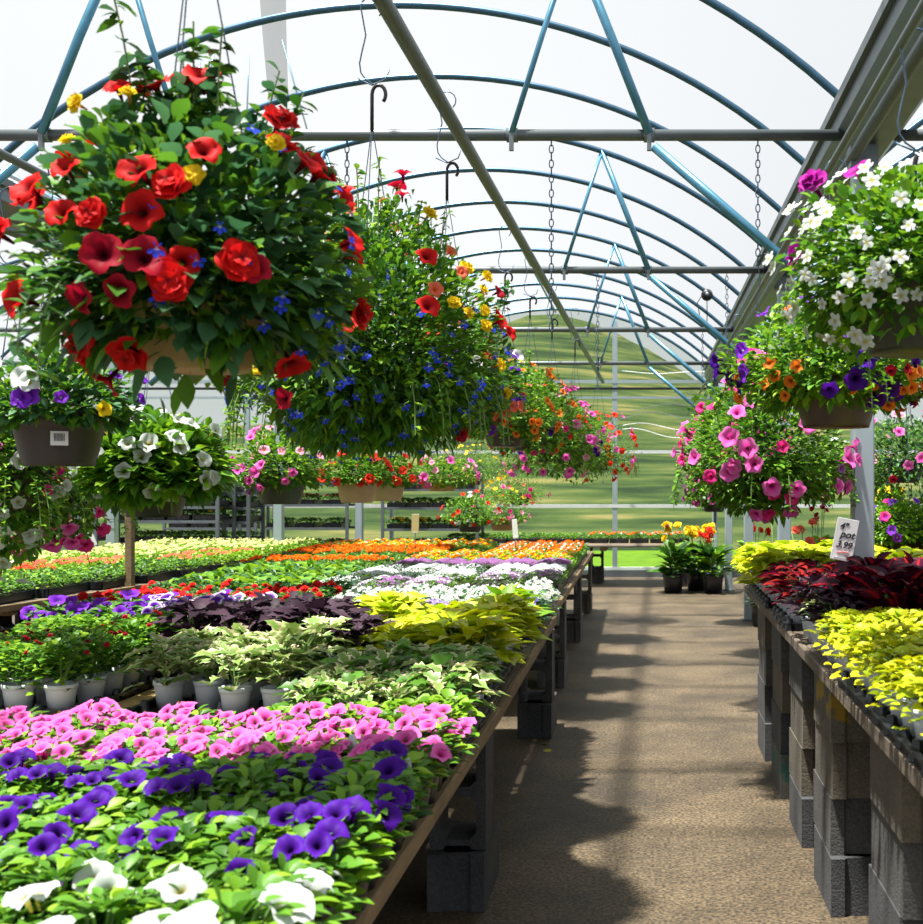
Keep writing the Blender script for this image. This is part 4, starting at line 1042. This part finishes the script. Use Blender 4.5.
# giant foreground pair
basket(P(196, 2.2, .215), .14, .16, 'tan_pot', 'nearest big hanging basket with red petunias and tan pot', GL, .29, .33, .20, 3000,
       [('oval', .058, .034, 'leaf_green', 2), ('oval', .06, .036, 'leaf_blue', 2), ('oval', .04, .02, 'leaf_deep', 2), ('tiny', .035, .012, 'leaf_bright', 3)],
       [('double', 'petal_red', .037, 12, 'front'), ('petunia', 'petal_red', .036, 16, 'front'), ('petunia', 'petal_crimson', .034, 8, 'low'), ('petunia', 'petal_red', .034, 12, 'top'), ('double', 'petal_yellow', .018, 5, 'front'), ('lobelia', 'petal_blue', .018, 40, (.0, 1.3, -1, .8))], 3, PP, sprigs=16, trail=6, potlow=.04)
basket(P(372, 3.7, .2), .14, .16, 'brown_pot', 'big hanging basket with trailing blue lobelia and yellow flowers', GL, .40, .52, .27, 10500,
       [('tiny', .05, .011, 'leaf_green', 3), ('tiny', .045, .011, 'leaf_blue', 2), ('tiny', .034, .015, 'leaf_bright', 1.3), ('oval', .045, .026, 'leaf_green', 1.6), ('oval', .04, .026, 'leaf_bright', 1)],
       [('lobelia', 'petal_blue', .020, 60, 'low'), ('lobelia', 'petal_blue', .020, 60, (-1.3, 1.2, -1.2, .25)), ('lobelia', 'petal_blue', .019, 60, (-1.3, 1.2, -1.2, .35)), ('lobelia', 'petal_blue', .018, 40, (-1.3, 1.2, -1.2, .5)), ('double', 'petal_yellow', .026, 12, (-1, 1, -.1, .7)), ('petunia', 'petal_red', .034, 20, 'top'), ('petunia', 'petal_coral', .026, 12, 'top'), ('double', 'petal_yellow', .026, 8, 'front'), ('petunia', 'petal_crimson', .03, 10, 'front')], 8, PP, sprigs=18, trail=30, potlow=.8)
basket(P(447, 4.6, .21), .14, .16, 'dark_pot', 'hanging basket behind the lobelia with white and red petunias', GL, .29, .32, .2, 2200, LG,
       [('petunia', 'petal_white', .036, 14, 'top'), ('petunia', 'petal_red', .034, 12, 'front'), ('petunia', 'petal_coral', .026, 16, 'front'), ('petunia', 'petal_violet', .026, 4, 'front')], 14, PP, sprigs=10)
basket(P(505, 7.0, .22), .14, .17, 'brown_pot', 'hanging basket with orange and deep purple flowers, left row', GL, .34, .34, .14, 2400, LP,
       [('petunia', 'petal_amber', .027, 34, 'front'), ('petunia', 'petal_amber', .024, 12, 'top'), ('petunia', 'petal_purple', .042, 9, 'front'), ('petunia', 'petal_yellow', .016, 8, 'front'), ('petunia', 'petal_crimson', .024, 8, 'front')], 21, PP, sprigs=5)
basket(P(530, 7.9, .22), .14, .17, 'brown_pot', 'hanging basket with brown pot close behind the orange flowered one', GL, .32, .36, .2, 2200, LP,
       [('petunia', 'petal_amber', .026, 22, 'front'), ('petunia', 'petal_hotpink', .028, 22, 'front'), ('petunia', 'petal_scarlet', .026, 14, 'front')], 22, PP, trail=8)
basket(P(552, 9.0, .16), .14, .17, 'dark_pot', 'hanging basket with a mass of pink petunias in the left row', GL, .36, .42, .3, 2600, LP,
       [('petunia', 'petal_pink', .040, 30, 'front'), ('petunia', 'petal_rose', .034, 16, 'front'), ('double', 'petal_purple', .03, 4, 'low')], 23, PP, trail=14)
basket(P(575, 10.3, .14), .14, .17, 'dark_pot', 'green trailing hanging basket with small purple flowers below', GL, .34, .38, .34, 2600, LT + LP,
       [('petunia', 'petal_pink', .03, 8, 'top'), ('petunia', 'petal_coral', .024, 8, 'front'), ('double', 'petal_magenta', .03, 5, 'top')], 24, PP, trail=16)
basket(P(598, 11.7, .13), .14, .17, 'brown_pot', 'farthest left row hanging basket with red flowers and pale blue trailing ones', GL, .38, .36, .28, 2600, LT + LF[:2],
       [('petunia', 'petal_scarlet', .036, 40, 'front'), ('petunia', 'petal_pink', .034, 20, 'front'), ('star', 'petal_lilac', .012, 60, 'low')], 25, PP, trail=24)
# right row
GR = 'right row of hanging baskets'; PR = H + 1.02
basket(P(915, 2.67, .30), .15, .17, 'olive_pot', 'nearest right hanging basket with white bacopa and a magenta bloom', GR, .29, .24, .2, 2300,
       [('oval', .035, .024, 'leaf_bright', 2), ('oval', .034, .022, 'leaf_green', 3)],
       [('star', 'petal_white', .019, 58, 'front'), ('star', 'petal_white', .019, 56, 'top'), ('star', 'petal_white', .018, 40, (-1.2, 0, -.5, .8)), ('double', 'petal_magenta', .045, 2, (-1.1, -.5, .25, .9)), ('petunia', 'petal_magenta', .03, 3, 'top')], 31, PR, trail=10)
basket(P(836, 3.75, .18), .152, .17, 'brown_pot', 'right hanging basket with brown pot, purple and orange flowers', GR, .34, .24, .13, 2700, LP,
       [('petunia', 'petal_purple', .036, 20, 'front'), ('petunia', 'petal_violet', .032, 8, (-1.2, 0, -.2, 1)), ('petunia', 'petal_amber', .021, 34, 'front'), ('petunia', 'petal_crimson', .022, 8, (.3, 1.2, -1, .8))], 32, PR, trail=6)
basket(P(765, 5.3, -.06), .14, .17, 'dark_pot', 'big green right hanging basket with scattered large pink petunias', GR, .38, .42, .26, 3400, LG[:1] + LP,
       [('petunia', 'petal_pink', .046, 30, 'front'), ('petunia', 'petal_hotpink', .034, 16, 'front'), ('petunia', 'petal_mauve', .024, 5, 'low')], 33, PR, trail=20, potlow=.9)
basket(P(738, 7.2, .0), .14, .17, 'dark_pot', 'right hanging basket behind with hot pink and yellow flowers', GR, .33, .38, .2, 1900, LT + LP,
       [('petunia', 'petal_hotpink', .036, 34, 'front'), ('petunia', 'petal_pink', .042, 26, 'front'), ('star', 'petal_yellow', .024, 10, 'low')], 34, PR, trail=10, potlow=.6)
basket(P(722, 9.4, .1), .14, .17, 'dark_pot', 'green right hanging basket with few pink flowers, further back', GR, .32, .34, .22, 1700, LT + LP,
       [('petunia', 'petal_pink', .034, 10, 'front'), ('petunia', 'petal_hotpink', .024, 10, 'front')], 36, PR, trail=10, potlow=.6)
basket(P(714, 11.6, -.29), .135, .16, 'dark_pot', 'lowest right hanging basket near the end with pink petunias', GR, .30, .28, .12, 1500, LP,
       [('petunia', 'petal_pink', .05, 12, 'front'), ('petunia', 'petal_magenta', .026, 18, 'front'), ('star', 'petal_yellow', .024, 6, 'top')], 35, PR)
# far left row
GF = 'far left row of hanging baskets'; PL = H + 1.02
basket(P(59, 3.72, .055), .15, .17, 'dark_pot', 'hanging basket with barcode sticker, violet and white flowers', GF, .24, .2, .06, 1400, LG,
       [('petunia', 'petal_violet', .04, 3, (-.4, .5, -.2, .5)), ('petunia', 'petal_white', .04, 9, 'top'), ('petunia', 'petal_yellow', .026, 2, 'front'), ('petunia', 'petal_violet', .022, 4, (.4, 1.2, 0, 1))], 41, PL, sticker=.48)
basket(P(154, 4.8, -.14), .15, .17, 'dark_pot', 'hanging basket with dark pot and large white petunias', GF, .29, .24, .12, 1700,
       [('oval', .07, .045, 'leaf_green', 2), ('oval', .065, .04, 'leaf_bright', 2)],
       [('petunia', 'petal_white', .04, 16, 'front'), ('petunia', 'petal_white', .036, 8, 'top'), ('petunia', 'petal_white', .034, 8, 'front')], 42, PL, sticker=.95)
basket(P(281, 6.3, -.115), .145, .17, 'olive_pot', 'hanging basket with small light pink flowers and dark green pot', GF, .26, .22, .12, 1400, LP,
       [('petunia', 'petal_pink', .03, 16, 'front'), ('petunia', 'petal_rose', .028, 12, 'top'), ('petunia', 'petal_lilac', .026, 4, 'low')], 43, PL)
basket(P(357, 7.9, -.135), .15, .17, 'tan_pot', 'left tan pot hanging basket with scarlet petunias', GF, .23, .17, .06, 1100, LP,
       [('petunia', 'petal_scarlet', .036, 18, 'front'), ('petunia', 'petal_scarlet', .036, 8, 'top')], 44, PL)
basket(P(387, 8.95, -.14), .15, .17, 'tan_pot', 'right tan pot hanging basket with scarlet flowers', GF, .24, .2, .07, 1100, LP,
       [('petunia', 'petal_scarlet', .034, 14, 'front'), ('petunia', 'petal_coral', .03, 6, 'top')], 45, PL)
basket(P(442, 11.4, -.08), .17, .13, 'tan_pot', 'low tan bowl hanging basket with pink petunias', GF, .34, .2, .1, 1300, LP,
       [('petunia', 'petal_pink', .045, 14, 'front'), ('petunia', 'petal_rose', .04, 8, 'top'), ('petunia', 'petal_hotpink', .034, 5, 'low')], 46, PL)
basket(P(470, 12.2, -.02), .15, .15, 'dark_pot', 'hanging basket of tiny yellow flowers in the far left row', GF, .36, .26, .16, 1500, LT,
       [('star', 'petal_yellow', .018, 60, 'front')], 47, PL, trail=6)
basket(P(470, 13.2, -.56), .16, .17, 'dark_pot', 'low hanging basket with red and white flowers over the marigolds', GF, .32, .26, .1, 1300, LP,
       [('petunia', 'petal_scarlet', .03, 20, 'front'), ('petunia', 'petal_white', .028, 10, 'front')], 48, PL)
basket(P(502, 14.6, -.60), .17, .17, 'tan_pot', 'low tan pot hanging basket with white, pink and red flowers', GF, .36, .46, .1, 1700, LP + LT,
       [('petunia', 'petal_rose', .03, 20, 'front'), ('petunia', 'petal_scarlet', .028, 8, 'front'), ('star', 'petal_yellow', .026, 18, 'top'), ('petunia', 'petal_hotpink', .028, 12, 'front')], 49, PL)
basket(P(520, 15.6, -.3), .15, .17, 'dark_pot', 'farthest small flowered basket beside the end wall bench', GF, .36, .34, .2, 1300, LT,
       [('petunia', 'petal_hotpink', .03, 14, 'front'), ('petunia', 'petal_coral', .026, 8, 'front')], 50, PL)
# left edge trailing masses
basket(P(10, 4.1, -.10), .14, .17, 'dark_pot', 'hanging mass of white flowers at the left edge', GF, .17, .26, .38, 1500, LP,
       [('petunia', 'petal_white', .030, 56, 'front'), ('petunia', 'petal_hotpink', .022, 12, 'front')], 51, PL, trail=14, potlow=.9)
basket(P(50, 5.4, -.10), .14, .17, 'dark_pot', 'hanging mass of hot pink petunias behind the white flowers', GF, .32, .28, .38, 2400, LP,
       [('petunia', 'petal_pink', .042, 50, 'front'), ('petunia', 'petal_hotpink', .034, 40, 'low')], 52, PL, trail=16, potlow=.9)
# right bay baskets
GB = 'hanging baskets in the right bay'
for k, (px, Y, h, m, lab, lfs, fls, R, up, dn) in enumerate((
    (835, 10.5, .0, 'dark_pot', 'white flowered basket half hidden behind the widest post', LP, [('petunia', 'petal_white', .04, 14, 'front'), ('petunia', 'petal_hotpink', .03, 4, 'low')], .32, .2, .1),
    (905, 8.2, .0, 'dark_pot', 'pink flowered basket at the far right edge', LG, [('petunia', 'petal_pink', .038, 18, 'front'), ('petunia', 'petal_rose', .034, 8, 'top'), ('petunia', 'petal_crimson', .03, 4, 'low')], .36, .3, .3),
    (872, 11.6, -.10, 'dark_pot', 'light pink flowered basket just right of the widest post', LP, [('petunia', 'petal_rose', .036, 16, 'front'), ('petunia', 'petal_lilac', .028, 8, 'front')], .3, .22, .12),
    (886, 9.5, -.36, 'dark_pot', 'small yellow flowered basket right of the widest post', LP, [('star', 'petal_yellow', .032, 20, 'front'), ('petunia', 'petal_purple', .03, 2, 'low')], .16, .16, .06),
    (905, 6.2, -.43, 'brown_pot', 'purple petunia basket low at the right edge', LP, [('petunia', 'petal_violet', .028, 16, 'front'), ('petunia', 'petal_hotpink', .03, 3, (-1.2, -.4, 0, 1))], .22, .17, .1),
    (815, 12.6, -.15, 'dark_pot', 'dark leaved basket between the two nearer posts', LG, [('petunia', 'petal_hotpink', .03, 8, 'front'), ('petunia', 'petal_white', .026, 8, 'front')], .42, .3, .16))):
    basket(P(px, Y, h), .14, .17, m, lab, GB, R, up, dn, 1300, lfs, fls, 60 + k, PR)

# ------------------------------------------------------------------ floor plants
def canna(x, y, h, R, n, fls, label, group, seed, pot='big_black', L=.26, W=.085, mats=('leaf_green', 'leaf_deep', 'leaf_bright')):
    r = random.Random(seed); e = empty('potted_lily', (x, y, 0)); tag(e, label, 'potted plant', group)
    po = link('pot', POT[pot], e); link('soil', SOIL[.14], po, Matrix.Translation((0, 0, .205)))
    b = MB()
    for i in range(n):
        a = r.uniform(0, 6.28); t = r.random(); p = V((.07 * math.cos(a), .07 * math.sin(a), .2 + t * h * .62)); sp = .8 + 1.6 * (1 - t)
        leaf(b, p, (math.cos(a) * sp, math.sin(a) * sp, 1), L * r.uniform(.7, 1.15), W * r.uniform(.8, 1.2), 'lance', mats[r.randrange(len(mats))], .3, .12, r)
    link('foliage', b.mesh('foliage'), e)
    b = MB(); tips = []
    for i in range(5):
        a = r.uniform(0, 6.28); q = r.uniform(.3, 1) * R * .7; tip = V((q * math.cos(a), q * math.sin(a), .22 + h * r.uniform(.9, 1.12))); tips.append(tip)
        b.tube([(0, 0, .2), (tip.x * .4, tip.y * .4, .2 + h * .5), tip], .005, 'stem', 5)
    link('stems', b.mesh('stems'), e)
    for (bt, m, BR, cnt) in fls:
        for i in range(cnt):
            t = tips[i % 5]; p = t + V((r.uniform(-.06, .06), r.uniform(-.06, .06), r.uniform(-.04, .05)))
            link('blossom', blossom_mesh(bt, m, BR), e, orient(p, (r.uniform(-1, 1), r.uniform(-1.2, .2), r.uniform(.2, 1)), r.uniform(0, 6)))
    return e
LB = dict(L=.30, W=.115)
GP = 'potted lilies on the floor by the end wall'
canna(.34, 15.0, .58, .3, 80, [('double', 'petal_yellow', .06, 6), ('double', 'petal_pink', .035, 3)], 'leftmost broad leaved floor plant with yellow and pink blooms', GP, 1, **LB)
canna(.66, 15.35, .60, .3, 80, [('double', 'petal_yellow', .06, 30)], 'middle floor plant with many yellow blooms', GP, 2, **LB)
canna(.86, 14.95, .54, .3, 70, [('double', 'petal_scarlet', .05, 8)], 'floor plant with red blooms beside the thin post', GP, 3, **LB)
canna(1.42, 15.2, .6, .3, 70, [('double', 'petal_red', .05, 8)], 'floor plant with red flowers right of the thin post', GP, 4, **LB)
GC = 'tall leafy plants beyond the right posts'
for k, (px, Y, h, fl_) in enumerate(((805, 10.6, .75, [('double', 'petal_coral', .05, 6)]), (835, 11.0, .7, [('double', 'petal_crimson', .035, 8)]), (858, 10.4, .75, []), (776, 12.6, .8, [('double', 'petal_scarlet', .03, 3)]), (764, 11.5, .5, []), (790, 11.9, .55, [('double', 'petal_yellow', .02, 5)]), (880, 12.2, .8, []), (905, 12.0, .8, [('double', 'petal_yellow', .03, 4)]), (820, 12.8, .85, [('double', 'petal_crimson', .035, 6)]))):
    p = at(px, 560, Y)
    canna(p.x, Y, h, .25, 70 if k in (0, 1, 2, 8) else 300, fl_, ['tall plant with coral blooms', 'tall plant with dark red spikes', 'tall strappy green plant by the widest post', 'tall feathery plant with one red spike', 'short pale bushy plant', 'bushy plant with small yellow flowers', 'tall slim plant at the right', 'tall plant with yellow flowers at the right', 'tall plant with crimson tips at the back'][k] + ' beyond the right posts', GC, 20 + k, L=.34 if k in (0, 1, 2, 8) else .15, W=.11 if k in (0, 1, 2, 8) else .04, mats=('leaf_green', 'leaf_deep', 'leaf_bright') if k != 4 else ('leaf_bright', 'leaf_silver'))
# seedlings on the low right bench
for i in range(4):
    for j in range(3):
        flat('greens' if (i + j) % 2 else 'green_dark', 2.22 + .31 * i, 7.7 + .56 * j, .561, .27, .52, 'black seedling flat on the low right bench, %s row, %s from the left' % (ORD[j], ORD[i]), 'seedling flats on the low right bench')
# price stake wires etc. ground leaf litter
def litter(b):
    leaf(b, (0, 0, .004), (1, .3, 0), .05, .03, 'oval', 'leaf_gold', 0, .05)
for k, (px, py) in enumerate(((541, 745), (543, 752))):
    Y = H * F / (py - CY); one('fallen_leaf', litter, ['upper', 'lower'][k] + ' small yellow fallen leaf on the aisle floor beside the bench', 'leaf', loc=((px - CX) * Y / F, Y, .002))

# ------------------------------------------------------------------ racks at the back left
def rack(x0, x1, y, zs, top, label, depth=.55):
    e = empty('plant_rack', ((x0 + x1) / 2, y, 0)); tag(e, label, 'rack', 'grey metal plant racks'); w = x1 - x0
    for sx in (-1, 1):
        for sy in (-1, 1):
            b = MB(); b.box((sx * w / 2, sy * depth / 2, top / 2), (.04, .04, top), 'galv'); link('upright', b.mesh('upright'), e)
    for z in zs:
        b = MB(); b.box((0, -depth / 2, z), (w, .03, .035), 'galv'); b.box((0, depth / 2, z), (w, .03, .035), 'galv')
        for k in range(6): b.box((-w / 2 + (k + .5) * w / 6, 0, z), (.03, depth, .012), 'galv')
        link('shelf', b.mesh('shelf'), e)
def shelf_flats(x0, x1, y, z, key, label):
    n = max(1, int((x1 - x0) / .29))
    for i in range(n):
        flat(key, x0 + (i + .5) * (x1 - x0) / n, y, z + .018, .27, .5, label + ', %s from left' % ORD[i], 'flats on the grey racks')
def zp(py, Y): return H - (py - CY) * Y / F
for (xa, xb, Y, pys, keys, nm) in (
    (268, 352, 16.6, (484, 505, 528, 549), ('green_dark', 'red_dots', 'green_dark', 'green_dark'), 'rack behind the tan pots'),
    (387, 480, 16.6, (490, 508, 529, 549), ('green_dark', 'green_dark', 'yellow_dots', 'green_dark'), 'rack left of the low baskets'),
    (123, 226, 14.0, (497, 507, 521, 543), ('green_dark', 'white_dots', 'yellow_dots', 'greens'), 'rack left of the dark pot'),
    (232, 256, 14.6, (493, 508, 522, 543), ('white_dots', 'green_dark', 'white_dots', 'greens'), 'narrow rack'),
    (66, 107, 13.4, (482, 497, 516, 540), ('green_dark', 'white_dots', 'white_dots', 'greens'), 'rack at the left edge'),
    (172, 262, 17.1, (484, 505, 528, 549), ('green_dark', 'white_dots', 'green_dark', 'green_dark'), 'rearmost rack')):
    x0 = (xa - CX) * Y / F; x1 = (xb - CX) * Y / F
    zs = [zp(p_, Y) for p_ in pys]
    rack(x0, x1, Y, zs, max(zs) + .35, 'grey metal plant ' + nm)
    for j, (z, k_) in enumerate(zip(zs, keys)):
        shelf_flats(x0 + .03, x1 - .03, Y, z, k_, 'flat on %s shelf of the %s' % (['top', 'second', 'third', 'bottom'][j], nm.split(' behind')[0] if 0 else nm))

# ------------------------------------------------------------------ light and camera
w = bpy.data.worlds.new('World'); S.world = w; w.use_nodes = True
nt = w.node_tree; nt.nodes.clear()
bg = nt.nodes.new('ShaderNodeBackground'); wo = nt.nodes.new('ShaderNodeOutputWorld')
bg.inputs[0].default_value = (.93, .96, 1.0, 1); bg.inputs[1].default_value = .66
nt.links.new(bg.outputs[0], wo.inputs[0])
sl = bpy.data.lights.new('sun', 'SUN'); sl.energy = 13.0; sl.angle = math.radians(2.5); sl.color = (1, .95, .86)
so = bpy.data.objects.new('sun', sl); C.objects.link(so)
so.rotation_euler = V((.24, .14, -1)).to_track_quat('-Z', 'Y').to_euler()
cam = bpy.data.cameras.new('camera'); co = bpy.data.objects.new('camera', cam); C.objects.link(co)
co.location = (0, 0, H); co.rotation_euler = (PI / 2, 0, 0)
cam.sensor_fit = 'HORIZONTAL'; cam.sensor_width = 36; cam.lens = 36 * F / 923
cam.shift_x = (461.5 - CX) / 923; cam.shift_y = (CY - 462) / 923
cam.clip_end = 300
cam.dof.use_dof = True; cam.dof.focus_distance = 5.2; cam.dof.aperture_fstop = 8.0
S.camera = co
vs_ = S.view_settings; vs_.view_transform = 'Standard'; vs_.look = 'None'; vs_.gamma = 1; vs_.exposure = 0.32
try: vs_.use_curve_mapping = False
except Exception: pass
cy = S.cycles; cy.max_bounces = 7; cy.diffuse_bounces = 3; cy.glossy_bounces = 2; cy.transmission_bounces = 4; cy.transparent_max_bounces = 16
cy.caustics_reflective = False; cy.caustics_refractive = False; cy.sample_clamp_indirect = 6
